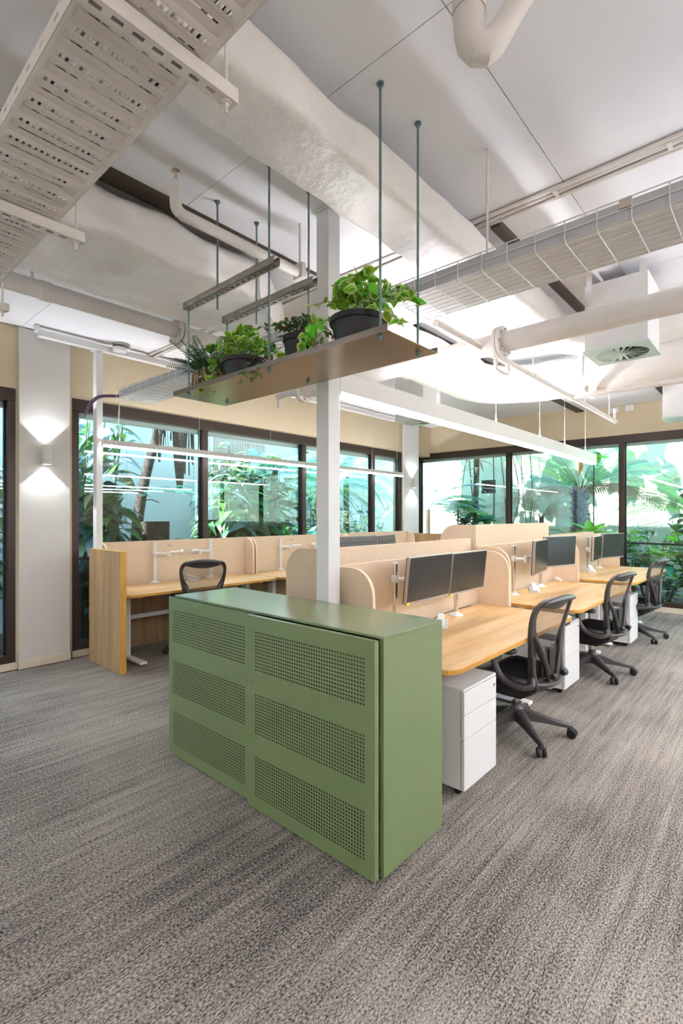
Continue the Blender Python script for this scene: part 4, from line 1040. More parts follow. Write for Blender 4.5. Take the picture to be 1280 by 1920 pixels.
# sprinkler pipe with elbow between the two ducts
sp_ = pipe([(1.285, 2.24, 3.115), (1.285, 2.24, 3.05), (1.290, 2.24, 3.015), (1.315, 2.24, 2.998), (1.36, 2.24, 2.995), (1.8, 2.24, 2.995), (2.36, 2.24, 2.995)], .029, 'white sprinkler pipe with an upturned elbow over the struts', seg=16, n=4)
ring(sp_, (1.285, 2.24, 3.125), (0, 0, 1), .026, .03); bm = bmesh.new(); lathe(bm, [(.012, 0), (.010, .02), (.006, .03), (.006, .05), (.022, .053), (.022, .056)], 12, (1.285, 2.24, 3.14)); obj('sprinkler_head', bm, M['chrome'], sp_)
obj('hanger_rod', T([(2.12, 2.24, 3.02), (2.12, 2.24, 3.30)], .007, 6), M['services'], sp_); obj('hanger_clip', B(2.10, 2.14, 2.20, 2.28, 2.955, 3.05), M['services'], sp_, bevel=.005)
# sprinkler pipe at right, with tee
rp = pipe([(2.7, 1.63, 2.70), (7.05, 1.63, 2.70)], .024, 'thin white sprinkler pipe running to the right garden window', smoothp=False)
ring(rp, (5.30, 1.63, 2.70), (1, 0, 0), .032, .07); ring(rp, (4.30, 1.63, 2.70), (1, 0, 0), .029, .05)
for x in (4.3, 6.75): obj('hanger_rod', T([(x, 1.63, 2.72), (x, 1.63, 3.30)], .006, 6), M['services'], rp)
bm = bmesh.new(); tube(bm, [(7.0, 1.63, 2.70), (7.0, 1.63, 2.80)], .012, 10); lathe(bm, [(.02, 0), (.01, .02), (.02, .05)], 10, (7.0, 1.63, 2.80)); obj('sprinkler_head', bm, M['white'], rp)
pipe([(5.30, 1.60, 2.70), (5.30, -3.0, 2.70)], .026, 'thin white branch pipe leading right from the tee', smoothp=False)
us = pipe([(3.56, 1.63, 2.68), (3.56, 1.63, 2.62), (3.575, 1.63, 2.605), (3.66, 1.63, 2.60), (3.76, 1.63, 2.605), (3.775, 1.63, 2.62), (3.775, 1.63, 2.68)], .012, 'small U-shaped white pipe loop under the thin sprinkler pipe', n=4)
for x in (3.56, 3.775): ring(us, (x, 1.63, 2.66), (0, 0, 1), .017, .05)
# big trap pipe at the top of the frame
tp = thing('pipe', 'white drainage pipe with a tight bend at the top of the view', 'pipe', (1.27, .66, 3.3))
obj('tube', T([(1.27, .66, 3.30), (1.27, .66, 2.90), (1.27, .66, 2.845), (1.2735, .655, 2.815), (1.283, .643, 2.799), (1.297, .626, 2.797), (1.311, .609, 2.812), (1.325, .593, 2.842), (1.36, .55, 2.93), (1.56, .33, 3.30)], [.042]*4 + [.043, .043, .040, .036, .031, .031], 24), M['services'], tp)
ring(tp, (1.27, .66, 2.93), (0, 0, 1), .046, .07)

# perforated cable tray (top left)
TZ, TX0, TX1 = 2.70, .447, .748
tr = thing('cable_tray', 'perforated beige cable tray crossing the ceiling at top left', 'cable tray', ((TX0+TX1)/2, 2, TZ))
bm = bmesh.new(); per = .105; y = -.6
def q4(a, b, c, d):
    bm.faces.new([bm.verts.new(p) for p in (a, b, c, d)])
EX0, EX1 = TX0 + .018, TX1 - .018
def sheet(y0, y1, z0, z1, holes):
    """strip of corrugated tray bottom between y0..y1 with openings (xa, xb); margins stay flat"""
    f = lambda yy: z0 + (z1-z0)*(yy-y0)/(y1-y0)
    for a, b in ((TX0, EX0-.008), (EX1+.008, TX1)): q4((a, y0, TZ), (b, y0, TZ), (b, y1, TZ), (a, y1, TZ))
    q4((EX0-.008, y0, TZ), (EX0, y0, z0), (EX0, y1, z1), (EX0-.008, y1, TZ)); q4((EX1+.008, y0, TZ), (EX1, y0, z0), (EX1, y1, z1), (EX1+.008, y1, TZ))
    if not holes: q4((EX0, y0, z0), (EX1, y0, z0), (EX1, y1, z1), (EX0, y1, z1)); return
    x = EX0
    for xa, xb in holes: q4((x, y0, z0), (xa, y0, z0), (xa, y1, z1), (x, y1, z1)); x = xb
    q4((x, y0, z0), (EX1, y0, z0), (EX1, y1, z1), (x, y1, z1))
small = [(EX0 + .010 + i*.0178, EX0 + .010 + i*.0178 + .0085) for i in range(14)]
DZ = .006
while y < YF - .05:
    sheet(y, y+.010, TZ, TZ, []); sheet(y+.010, y+.026, TZ, TZ, small); sheet(y+.026, y+.036, TZ, TZ, [])
    sheet(y+.036, y+.044, TZ, TZ+DZ, []); sheet(y+.044, y+.062, TZ+DZ, TZ+DZ, [])
    sheet(y+.062, y+.068, TZ+DZ, TZ+DZ, [(EX0+.02, EX1-.02)]); sheet(y+.068, y+.097, TZ+DZ, TZ+DZ, []); sheet(y+.097, y+per, TZ+DZ, TZ, [])
    y += per
bmesh.ops.remove_doubles(bm, verts=bm.verts[:], dist=1e-5); bmesh.ops.recalc_face_normals(bm, faces=bm.faces[:])
o = obj('perforated_bottom', bm, M['services'], tr, smooth=30); sm_ = o.modifiers.new('s', 'SOLIDIFY'); sm_.thickness = .0015; sm_.offset = 1
for x in (TX0, TX1):
    bm = bmesh.new(); yy = -.6; z0, z1 = TZ, TZ+.048
    while yy < YF - .05:
        hz0, hz1, ha, hb = TZ+.020, TZ+.030, yy+.035, yy+.062
        q4((x, yy, z0), (x, yy+per, z0), (x, yy+per, hz0), (x, yy, hz0)); q4((x, yy, hz1), (x, yy+per, hz1), (x, yy+per, z1), (x, yy, z1))
        q4((x, yy, hz0), (x, ha, hz0), (x, ha, hz1), (x, yy, hz1)); q4((x, hb, hz0), (x, yy+per, hz0), (x, yy+per, hz1), (x, hb, hz1)); yy += per
    bmesh.ops.remove_doubles(bm, verts=bm.verts[:], dist=1e-5); o = obj('side_flange', bm, M['services'], tr, smooth=None); sm_ = o.modifiers.new('s', 'SOLIDIFY'); sm_.thickness = .0015; sm_.offset = 0
for i, (x, m_) in enumerate(((.50, 'grey_cable'), (.53, 'purple'), (.56, 'grey_cable'), (.60, 'services'), (.635, 'services'), (.67, 'grey_cable'), (.70, 'purple'))):
    pts = [(x + .018*sin(yy*2.1 + i), yy, TZ+.034 + .006*sin(yy*5+i)) for yy in [(-.5 + .3*k) for k in range(20)]]
    o = obj('data_cable', T(pts, .009, 6), M[m_]); setp(o, ['grey data cable at the left edge inside the perforated tray', 'purple data cable at the left inside the perforated tray', 'third cable from the left, grey, inside the perforated tray', 'pale cable in the middle of the perforated tray', 'pale cable right of the middle in the perforated tray', 'grey cable near the right edge inside the perforated tray', 'purple cable at the right edge inside the perforated tray'][i], 'cable', 'cables in the perforated tray')
for k, (y, lb) in enumerate(((1.17, 'slotted trapeze bracket under the near part of the perforated tray'), (2.24, 'second slotted trapeze bracket under the perforated tray'), (3.30, 'third trapeze bracket, at the left edge of the view'))):
    t = thing('trapeze_bracket', lb, 'bracket', (.62, y, 2.655), 0, 'trapeze brackets of the perforated tray')
    x0, x1, w = .345, .850, .0205
    bm = bmesh.new(); bx(bm, x0, x1, y-w, y-w+.0025, 2.658, 2.699); bx(bm, x0, x1, y+w-.0025, y+w, 2.658, 2.699)
    bx(bm, x0, x1, y-w+.0025, y-.0065, 2.658, 2.6605); bx(bm, x0, x1, y+.0065, y+w-.0025, 2.658, 2.6605)
    n = 10
    for i in range(n+1):
        xa = x0 + (x1-x0)*i/n; bx(bm, max(x0, xa-.011), min(x1, xa+.011), y-.0065, y+.0065, 2.658, 2.6605)
    obj('channel', bm, M['services'], t, smooth=None, bevel=0)
    obj('end_cap', B(x1, x1+.002, y-w, y+w, 2.658, 2.699), M['services'], t)
    for x in (.38, .825):
        r_ = obj('drop_rod', T([(x, y, 2.625), (x, y, 3.30)], .005, 8), M['zinc'] if 0 else M['services'], t)
        bm = bmesh.new(); lathe(bm, [(.015, -.004), (.015, 0)], 14, (x, y, 2.656)); lathe(bm, [(.009, -.014), (.009, -.004)], 6, (x, y, 2.656)); obj('nut', bm, M['services'], r_)

# wire basket tray
BX0, BX1, BZ, BH = 2.285, 2.655, 2.70, .095
bt = thing('wire_basket_tray', 'white wire basket tray crossing behind the hanging shelf', 'cable tray', ((BX0+BX1)/2, 2, BZ))
proto = None; y = -2.0
while y < 5.17:
    if proto is None:
        bm = bmesh.new(); tube(bm, [(BX0, 0, BZ+BH), (BX0, 0, BZ+.015), (BX0+.015, 0, BZ), (BX1-.015, 0, BZ), (BX1, 0, BZ+.015), (BX1, 0, BZ+BH)], .0032, 5)
        proto = obj('cross_wire', bm, M['white'], bt, world=False); o = proto
    else: o = proto.copy(); COL.objects.link(o)
    o.location = Vector((0, y, 0)) - bt.location; y += .13
for x, z in [(BX0+.02+i*(BX1-BX0-.04)/7, BZ+.004) for i in range(8)] + [(BX0, BZ+.05), (BX1, BZ+.05), (BX0, BZ+BH), (BX1, BZ+BH)]:
    obj('long_wire', T([(x, -2.05, z), (x, 5.17, z)], .0030, 5), M['white'], bt)
o = obj('tray_liner', B(BX0+.006, BX1-.006, -2, 5.1, BZ+.010, BZ+.012), M['white'], bt, smooth=None)
obj('liner_side', B(BX0+.005, BX0+.007, -2, 5.1, BZ+.012, BZ+BH-.01), M['galv_light'], bt, smooth=None)
obj('name_plate', B(BX0-.006, BX0-.003, .47, .515, BZ+.055, BZ+.09), M['chrome'], bt)
for (x, y) in ((BX0+.02, 1.10), (BX0+.02, .28), (BX0+.05, 3.9)):
    obj('drop_rod', T([(x, y, BZ+.02), (x, y, 3.30 if y < 2.6 else 3.36)], .006, 8), M['services'], bt)
for k, (dy, dz) in enumerate(((0, 0), (.012, .012), (-.012, .006), (.004, -.010))):
    pts = catmull([(2.50-.05*k, 4.7, BZ+.035), (2.42, 5.1, BZ+.055+dz), (2.34+dy, 5.25, BZ+.06+dz), (2.18+dy, 5.27, BZ+.03+dz), (2.08+dy, 5.27, BZ-.06+dz), (2.03, 5.30, BZ-.2)], 5)
    o = obj('data_cable', T(pts, .007, 6), M['purple']); setp(o, ['purple cable looping out of the basket tray behind the slim post', 'upper purple cable of the bundle leaving the basket tray', 'inner purple cable of the bundle leaving the basket tray', 'lowest purple cable of the bundle leaving the basket tray'][k], 'cable', 'purple cables leaving the basket tray')
# conduits in the ceiling joint at X = 2.85
for k, (x, z, r) in enumerate(((2.79, 3.288, .011), (2.815, 3.287, .011), (2.845, 3.285, .013), (2.875, 3.288, .010), (2.90, 3.289, .009))):
    o = obj('conduit', T([(x + .012*sin(yy*1.7+k*2), yy, z) for yy in [-3 + .45*i for i in range(12)] + [2.58]], r, 8), M['services'])
    setp(o, ['painted conduit on the ceiling joint, left edge of the bundle', 'second painted conduit of the ceiling joint bundle', 'thickest painted conduit in the middle of the ceiling joint bundle', 'fourth painted conduit of the ceiling joint bundle', 'thin painted conduit at the right edge of the ceiling joint bundle'][k], 'conduit', 'conduits along the ceiling joint')
    o = obj('conduit', T([(x + .012*sin(yy*1.7+k*2), yy, z+.06) for yy in [2.76 + .45*i for i in range(7)]], r, 8), M['services'])
    setp(o, ['first painted conduit on the ceiling near the left wall, left edge of the bundle', 'second painted conduit of the bundle near the left wall', 'thickest conduit in the middle of the bundle near the left wall', 'fourth painted conduit of the bundle near the left wall', 'thin conduit at the right edge of the bundle near the left wall'][k], 'conduit', 'conduits on the far ceiling strip')
for y in (.42, .95): 
    bm = B(2.80, 2.86, y-.010, y+.010, 3.271, 3.273); o = obj('conduit_saddle', bm, M['services']); setp(o, 'painted saddle clip across the conduits, %s' % ('nearer the right edge' if y < .5 else 'nearer the duct'), 'clip')
# loose cable top left
o = obj('data_cable', T(catmull([(.55, 2.5, 3.29), (.50, 2.2, 3.27), (.46, 1.9, 3.20), (.44, 1.7, 3.27), (.40, 1.5, 3.29)], 5), .006, 6), M['grey_cable']); setp(o, 'loose cable hanging from the ceiling left of the perforated tray', 'cable')

# air diffuser boxes
def diffuser(x0, y0, s, z0, label, open_top=True):
    t = thing('air_diffuser', label, 'air vent', (x0+s/2, y0+s/2, z0), 0, 'swirl air diffusers on boxes')
    bm = bmesh.new(); bx(bm, x0, x0+.012, y0, y0+s, z0+.012, 3.22); bx(bm, x0+s-.012, x0+s, y0, y0+s, z0+.012, 3.22); bx(bm, x0+.012, x0+s-.012, y0, y0+.012, z0+.012, 3.22); bx(bm, x0+.012, x0+s-.012, y0+s-.012, y0+s, z0+.012, 3.22)
    obj('plenum_box', bm, M['white'], t, smooth=None)
    for (a, b) in ((x0-.003, y0+.01), (x0-.003, y0+s-.05)): obj('hanging_strap', B(a, a+.003, b, b+.04, 3.06, 3.30 if y0 < 2.6 else 3.36), M['white'], t)
    cx, cy, R_ = x0+s/2, y0+s/2, s*.43; n = 48; bm = bmesh.new()
    out = []
    for k in range(n):
        a = 2*pi*k/n + pi/4; m_ = 1/max(abs(cos(a)), abs(sin(a))); out.append((cx + cos(a)*m_*(s/2+.012), cy + sin(a)*m_*(s/2+.012)))
    for z in (z0, z0+.012):
        ov = [bm.verts.new((x, y, z)) for x, y in out]; iv = [bm.verts.new((cx + R_*cos(2*pi*k/n+pi/4), cy + R_*sin(2*pi*k/n+pi/4), z)) for k in range(n)]
        for k in range(n): bm.faces.new((ov[k], ov[(k+1) % n], iv[(k+1) % n], iv[k]))
        if z == z0: o0, i0 = ov, iv
        else:
            for k in range(n): bm.faces.new((o0[k], ov[k], ov[(k+1) % n], o0[(k+1) % n])); bm.faces.new((i0[k], i0[(k+1) % n], iv[(k+1) % n], iv[k]))
    bmesh.ops.recalc_face_normals(bm, faces=bm.faces[:]); obj('face_plate', bm, M['grate'], t, smooth=None)
    obj('dark_core', B(x0+.013, x0+s-.013, y0+.013, y0+s-.013, z0+.06, z0+.065), M['void'], t)
    for k in range(20):
        a = 2*pi*k/20; m_ = Matrix.Translation((cx, cy, z0+.006)) @ Matrix.Rotation(a, 4, 'Z') @ Matrix.Rotation(radians(28), 4, 'X')
        obj('vane', B(.022, R_+.004, -.014, .012, -.0012, .0012, mtx=m_), M['grate'], t, smooth=None)
    bm = bmesh.new(); lathe(bm, [(.026, z0-.002), (.026, z0+.012)], 20, (cx, cy, 0)); obj('hub', bm, M['grate'], t)
    return t
diffuser(4.01, .725, .41, 2.72, 'white plenum box with a pale aqua swirl diffuser, the nearest one')
diffuser(7.34, .76, .41, 2.72, 'swirl diffuser box at the right edge of the view')
diffuser(5.30, 3.38, .42, 2.72, 'swirl diffuser box beyond the pendant, near the corner pilaster')
# wall plates on the right wall above the window
for (y, lb, n) in ((2.13, 'white socket plate with two dark holes high on the right wall', 2), (1.90, 'blank white plate high on the right wall', 0)):
    t = thing('wall_plate', lb, 'wall plate', (XR, y, 3.22)); obj('plate', B(XR-.012, XR, y-.065, y+.065, 3.20, 3.29), M['white'], t, bevel=.003)
    for k in range(n): bm = bmesh.new(); tube(bm, [(XR-.0135, y-.02+.04*k, 3.245), (XR-.011, y-.02+.04*k, 3.245)], .008, 10); obj('socket_hole', bm, M['black'], t)

# ------------------------------------------------------------------ garden: ground, boundary walls
struct('ground', B(-6, 16, YF+.2, 14, -.16, -.06), M['ground']); struct('ground_right', B(XR+.2, 16, YN, YF+.2, -.16, -.06), M['ground'])
GY, GX, GH = 7.75, 11.35, 3.6
gw = bpy.data.objects.new('wall_garden_left', None); COL.objects.link(gw); setp(gw, kind='structure'); gw.location = (3, GY, 0)
x = -6.0
while x < 11.3:
    obj('wall_panel', B(x+.003, min(x+1.2, 11.4)-.003, GY, GY+.1, -.1, GH), M['gwall'], gw, smooth=None, bevel=.003, kind='structure'); x += 1.2
gw = bpy.data.objects.new('wall_garden_right', None); COL.objects.link(gw); setp(gw, kind='structure'); gw.location = (GX, 2, 0)
y = -5.6
while y < 7.7:
    obj('wall_panel', B(GX, GX+.1, y+.003, min(y+.9, GY)-.003, -.1, GH), M['gwall_r'], gw, smooth=None, bevel=.003, kind='structure'); y += .9

struct('wall_shade_block', B(-16, -7, 6.0, 16, -.1, 14), M['gwall_r'], None)  # unseen tall block added to keep the sun off the left garden

# ------------------------------------------------------------------ garden plants
def fit(loc, p, d, L, m=0):
    """turn a leaf so that its tip stays between the glass and the garden wall"""
    d = Vector(d).normalized(); w = Vector(loc) + Vector(p); ax, lo, hi, other = (1, YF+.26+m, GY-.06-m, 0) if (loc[0] < 9.3 and loc[1] > YF) else (0, XR+.26+m, GX-.06-m, 1)
    t = w[ax] + d[ax]*L
    if t < lo or t > hi:
        v = ((lo if t < lo else hi) - w[ax]) / L; v = max(-.95, min(.95, v)); k = math.sqrt(max(.02, d[other]**2 + d[ax]**2 - v*v)); d[other] = k if d[other] > 0 else -k; d[ax] = v
    return d.normalized()
def shrub(loc, label, h, nst, nl, ls, kind, mats, spread=.5, lean=(0, 0), group=None, name='leafy_shrub', start=.25, up=.1, stem='stem', width=1.0, cat='shrub'):
    t = thing(name, label, cat, loc, 0, group)
    for k in range(nst):
        a = 2*pi*k/nst + rr(-.4, .4); R_ = spread*rr(.3, 1.0); hh = h*rr(.65, 1.05)
        cv = catmull([(cos(a)*.05, sin(a)*.05, 0), (cos(a)*R_*.35 + lean[0]*.3, sin(a)*R_*.35 + lean[1]*.3, hh*.5), (cos(a)*R_ + lean[0], sin(a)*R_ + lean[1], hh)], 8)
        obj('stem', T(cv, [.012*(1-.6*i/(len(cv)-1)) for i in range(len(cv))], 5), M[stem], t, world=False)
        for j in range(nl):
            u = start + (1-start)*(j+rr(0, .9))/nl; i = min(len(cv)-2, int(u*(len(cv)-1))); p = cv[i].lerp(cv[i+1], rr(0, 1)); b = rr(0, 2*pi)
            leaf(kind, random.choice(mats), t, p, fit(loc, p, (cos(b), sin(b), rr(-.3, .5)+up), ls*1.1), ls*rr(.6, 1.15), rr(-.4, .4), width=width)
    return t
def rosette(loc, label, n, ls, kind, mats, el=(.2, 1.2), group=None, name='rosette_plant', h0=0.0, trunk=None, cat='plant', width=1.0):
    t = thing(name, label, cat, loc, 0, group)
    if trunk: obj('trunk', T(catmull([(0, 0, 0), (.02, .01, h0*.5), (0, 0, h0)], 6), trunk, 10), M['bark'], t, world=False)
    for k in range(n):
        a = 2.399*k + rr(-.2, .2); e = el[0] + (el[1]-el[0])*(k/n)
        leaf(kind, random.choice(mats), t, (cos(a)*.03, sin(a)*.03, h0), fit(loc, (0, 0, 0), (cos(a)*cos(e), sin(a)*cos(e), sin(e)), ls*1.25, .28*ls if kind in ('palm', 'treefern', 'dead') else 0), ls*rr(.8, 1.1), rr(-.2, .2), name='frond' if kind in ('palm', 'treefern', 'fern', 'dead') else 'leaf', width=width)
    return t
LG, LT, LD, LB, LO, LBR = M['leaf_green'], M['leaf_teal'], M['leaf_dark'], M['leaf_blue'], M['leaf_olive'], M['leaf_bright']
GL, GR = 'shrubs in the left garden', 'shrubs in the right garden'
# --- behind window_1
shrub((1.15, 6.7, -.06), 'lance-leaved shrub behind the leftmost window strip', 2.9, 5, 21, .34, 'droop', [LG, LB, LO], .45, group=GL)
shrub((1.45, 7.2, -.06), 'taller dark shrub against the aqua wall, leftmost window', 2.6, 4, 18, .36, 'droop', [LD, LB], .35, group=GL)
# --- window_2, first pane
shrub((2.62, 6.25, -.06), 'broad drooping shrub close to the glass right of the slim post', 2.75, 8, 24, .40, 'droop', [LG, LO, LD, LB], .34, group=GL, width=1.5)
shrub((4.55, 6.2, -.06), 'broad drooping shrub close to the glass at the first mullion', 2.15, 7, 22, .40, 'droop', [LG, LD, LB, LO], .36, group=GL, width=1.5)
shrub((1.32, 6.35, -.06), 'broad-leaved shrub close to the glass of the leftmost window', 2.7, 6, 22, .38, 'droop', [LG, LO, LB], .30, group=GL, width=1.5)
shrub((2.45, 6.55, -.06), 'tall drooping shrub behind the slim white post', 2.9, 7, 25, .34, 'droop', [LG, LO, LB, LD], .45, group=GL)
shrub((2.75, 7.0, -.06), 'second drooping shrub right of the slim post', 2.8, 6, 22, .32, 'droop', [LD, LG, LB], .42, group=GL)
rosette((2.30, 6.15, -.06), 'spiky blue-green plant at the foot of the first window pane', 60, .38, 'strap', [LB, LT], (-.2, 1.4), h0=.9, trunk=.03, name='spiky_plant')
rosette((2.42, 6.25, -.06), 'second spiky blue-green head beside the oak end panel', 50, .34, 'strap', [LB, LD], (-.2, 1.4), h0=1.35, trunk=.03, name='spiky_plant')
t = thing('leaning_tree', 'leaning bare tree trunk seen through the first pane', 'tree', (3.45, 7.0, -.06))
obj('trunk', T(catmull([(-.10, 0, 0), (-.08, 0, .9), (-.02, 0, 1.6), (.12, 0, 2.3), (.40, 0, 3.2), (.55, 0, 4.0)], 8), [.085 - .0006*i for i in range(41)], 12), M['bark_dark'], t, world=False)
obj('branch', T(catmull([(.02, 0, 1.75), (.12, -.05, 1.80), (.25, -.08, 1.76)], 4), .008, 6), M['bark'], t, world=False)
t = thing('tree_stump', 'dark square stump beside the leaning trunk', 'stump', (3.62, 6.95, -.06))
bm = bmesh.new(); prism(bm, rrect(-.20, .20, -.15, .15, .05, 4), 0, 1.48); bmesh.ops.subdivide_edges(bm, edges=bm.edges[:], cuts=3)
for v in bm.verts: v.co += Vector((1, 1, .3)) * .02 * noise.noise(v.co*6)
obj('stump', bm, M['bark_dark'], t, world=False)
def hanging_roots(loc, w, top, bot, n, label, core=.12):
    t = thing('hanging_roots', label, 'roots', loc)
    obj('root_mass', T(catmull([(0, 0, top), (.01, 0, (top+bot)/2 + .1), (0, 0, bot+.15)], 4), [core, core*1.05, core, core*.95, core*.9, core*.8, core*.7, core*.5, core*.3], 10), M['fibre'], t, world=False)
    bm = bmesh.new()
    for k in range(n):
        x = rr(-w, w); l = (top-bot)*rr(.25, .8); tube(bm, catmull([(x, rr(-.05, .05), top), (x+rr(-.02, .02), 0, top-l*.5), (x+rr(-.03, .03), 0, top-l)], 3), rr(.004, .012), 4)
    o = obj('root_fibres', bm, M['fibre'], t, world=False); o['kind'] = 'stuff'
hanging_roots((4.05, 6.95, 0), .30, 3.6, 1.75, 46, 'mass of brown hanging roots at the top of the first pane', .13)
hanging_roots((3.72, 6.95, 0), .10, 3.6, 2.15, 18, 'smaller tuft of brown hanging roots left of the larger mass', .05)
leaf_t = thing('small_palm', 'small teal palm in front of the hanging roots', 'palm', (3.85, 6.9, 0))
for k in range(10): a = 2.4*k; leaf('palm', LT, leaf_t, (0, 0, 1.85), (cos(a), sin(a)*.5, .35), .42, 0, name='frond')
shrub((4.35, 6.5, -.06), 'tall drooping shrub left of the first mullion', 2.4, 7, 24, .34, 'droop', [LG, LO, LD, LB], .40, group=GL)
shrub((3.75, 6.25, -.06), 'low curled shrub above the left desk screen', 1.25, 5, 13, .22, 'droop', [LD, LG], .35, group=GL)
# --- second pane
shrub((4.75, 6.5, -.06), 'tall drooping shrub right of the first mullion', 2.6, 7, 22, .38, 'droop', [LG, LO, LB], .40, group=GL)
shrub((4.85, 6.9, -.06), 'broad green leaves at the top of the second pane', 3.1, 4, 7, .36, 'oval', [M['leaf_green'], LG], .35, group=GL, start=.7)
shrub((5.45, 6.8, -.06), 'shrub with large teal leaves in the middle of the second pane', 2.5, 8, 15, .48, 'big', [LT, LD, LG], .45, group=GL)
shrub((5.9, 6.9, -.06), 'philodendron with large dark leaves left of the second mullion', 2.4, 7, 13, .52, 'big', [LD, LT], .40, group=GL)
rosette((5.75, 6.7, -.06), 'blue fan palm at the top of the second pane', 18, .8, 'palm', [LB, LT], (-.1, 1.0), h0=2.35, trunk=.05, name='fan_palm', cat='palm')
rosette((5.55, 6.25, -.06), 'bright green cordyline above the desk screen in the second pane', 26, .45, 'lance', [LG, LT, M['leaf_green']], (.0, 1.3), h0=1.15, trunk=.03, name='cordyline')
rosette((5.95, 6.3, -.06), 'teal split-leaved plant left of the second mullion', 14, .52, 'split', [LT, LB], (.1, 1.2), h0=1.05, name='split_leaf_plant')
shrub((4.95, 7.2, -.06), 'thin reedy plant in front of the aqua wall', 2.0, 12, 3, .22, 'lance', [LO, LD], .5, group=GL)
# corrugated screen
t = thing('corrugated_sheet', 'weathered corrugated sheet leaning behind the second pane', 'sheet', (5.5, 7.5, 0))
for k in range(22):
    xx = 5.0 + k*.055; obj('rib', B(xx, xx+.034, 7.50, 7.53, -.06, 3.3), M['bezel'], t, bevel=.006)
# --- third and fourth pane
rosette((7.0, 6.75, -.06), 'blue-green palm behind the white column', 22, 1.1, 'palm', [LB, LT, LG], (-.2, 1.1), h0=2.1, trunk=.06, name='palm', cat='palm')
rosette((7.75, 6.8, -.06), 'pale blue palm right of the third mullion', 22, 1.1, 'palm', [LB, LB, LT], (-.3, 1.0), h0=2.4, trunk=.06, name='palm', cat='palm')
shrub((6.7, 6.4, -.06), 'dense teal shrub right of the white column', 1.9, 9, 13, .20, 'oval', [LT, LB, LG], .5, group=GL)
shrub((7.5, 6.4, -.06), 'dense leafy shrub in the third pane', 1.8, 9, 13, .20, 'oval', [LG, LT, LO], .55, group=GL)
shrub((8.2, 6.5, -.06), 'dense teal shrub in the fourth pane', 1.7, 8, 12, .20, 'oval', [LT, LB], .5, group=GL)
shrub((7.2, 7.3, -.06), 'tall green shrub against the aqua wall in the third pane', 3.0, 7, 14, .26, 'oval', [LG, LT, LD], .55, group=GL)
t = thing('garden_tree', 'slim blue-green trunk in the middle of the third pane', 'tree', (6.98, 6.85, 0)); obj('trunk', T([(0, 0, -.06), (.02, 0, 1.2), (0, 0, 3.4)], .06, 10), M['bark'], t, world=False)
# --- right garden, first pane
rosette((9.85, 6.15, -.06), 'arching teal palm in the corner by the pilaster', 9, 1.35, 'palm', [LT, LB, LG], (.3, 1.0), h0=1.7, trunk=.05, name='palm', cat='palm')
rosette((9.9, 6.0, -.06), 'low fern-like cycad in the corner by the pilaster', 20, .62, 'palm', [LT, LB], (.0, 1.0), h0=.95, trunk=.05, name='cycad')
def vine(loc, label, pts, r, group='climbing vines in the right garden'):
    t = thing('vine', label, 'vine', loc, 0, group); obj('vine_stem', T(catmull(pts, 5), r, 6), M['bark'], t, world=False); return t
for k, (yy, lb) in enumerate(((5.75, 'thin vine left of the climbing trunk'), (5.55, 'thin vine touching the left side of the climbing trunk'), (5.05, 'arched vine right of the climbing trunk'), (4.75, 'second arched vine, in the middle of the first right-hand pane'), (4.55, 'straight thin vine left of the first right mullion'), (4.30, 'thin vine close to the first right mullion'), (4.20, 'long straight vine beside the first right mullion'))):
    c_ = rr(-.12, .12); vine((10.9, yy, 0), lb, [(0, 0, -.06), (0, c_, 1.0), (rr(-.05, .05), -c_, 2.0), (0, rr(-.2, .2), 3.5)], rr(.008, .016))
t = thing('climbing_palm', 'palm trunk wrapped in climbers in the first right-hand pane', 'tree', (10.6, 5.32, -.06))
obj('trunk', T(catmull([(0, 0, 0), (0, .03, 1.5), (0, 0, 2.6), (0, .02, 3.8)], 5), .065, 10), M['bark'], t, world=False)
for k in range(26): a = rr(0, 6.28); leaf('strap', M['dead'], t, (0, 0, 2.5+rr(0, .9)), (cos(a), sin(a), rr(-.5, .3)), rr(.3, .55), 0, width=1.6)
for k in range(12): a = rr(2, 4.5); leaf('heart', random.choice([LG, LT]), t, (-.06, 0, 1.25+.06*k), (cos(a), sin(a), -.2), rr(.18, .3), rr(-.4, .4))
rosette((10.25, 5.60, -.06), 'large split-leaved monstera beside the climbing trunk', 9, .68, 'split', [LT, LD, LG], (-.2, .7), h0=1.75, trunk=.02, name='monstera')
rosette((10.0, 5.30, -.06), 'purple and pink bromeliad above the tall felt screen', 22, .36, 'lance', [M['leaf_red'], M['leaf_red'], LD], (.15, 1.2), h0=1.38, trunk=.03, name='bromeliad', width=1.3)
rosette((10.25, 4.95, -.06), 'heart-leaved philodendron right of the bromeliad', 9, .36, 'heart', [LG, LT], (-.2, .8), h0=1.45, trunk=.02, name='philodendron')
bm = B(-.02, .02, -.16, .16, 0, .30); o = obj('hanging_box', bm, M['bark_dark'], None, world=False); o.location = (10.75, 5.10, 2.02); setp(o, 'dark square box fixed behind the climbing trunk', 'box')
t = thing('garden_tap', 'slim garden sprinkler stake left of the first right mullion', 'sprinkler', (10.3, 4.42, -.06))
obj('stake', T([(0, 0, 0), (0, 0, 1.62)], .010, 8), M['leaf_blue'], t, world=False); obj('spray_head', B(-.02, .02, -.05, .05, 1.62, 1.64), M['white'], t, world=False)
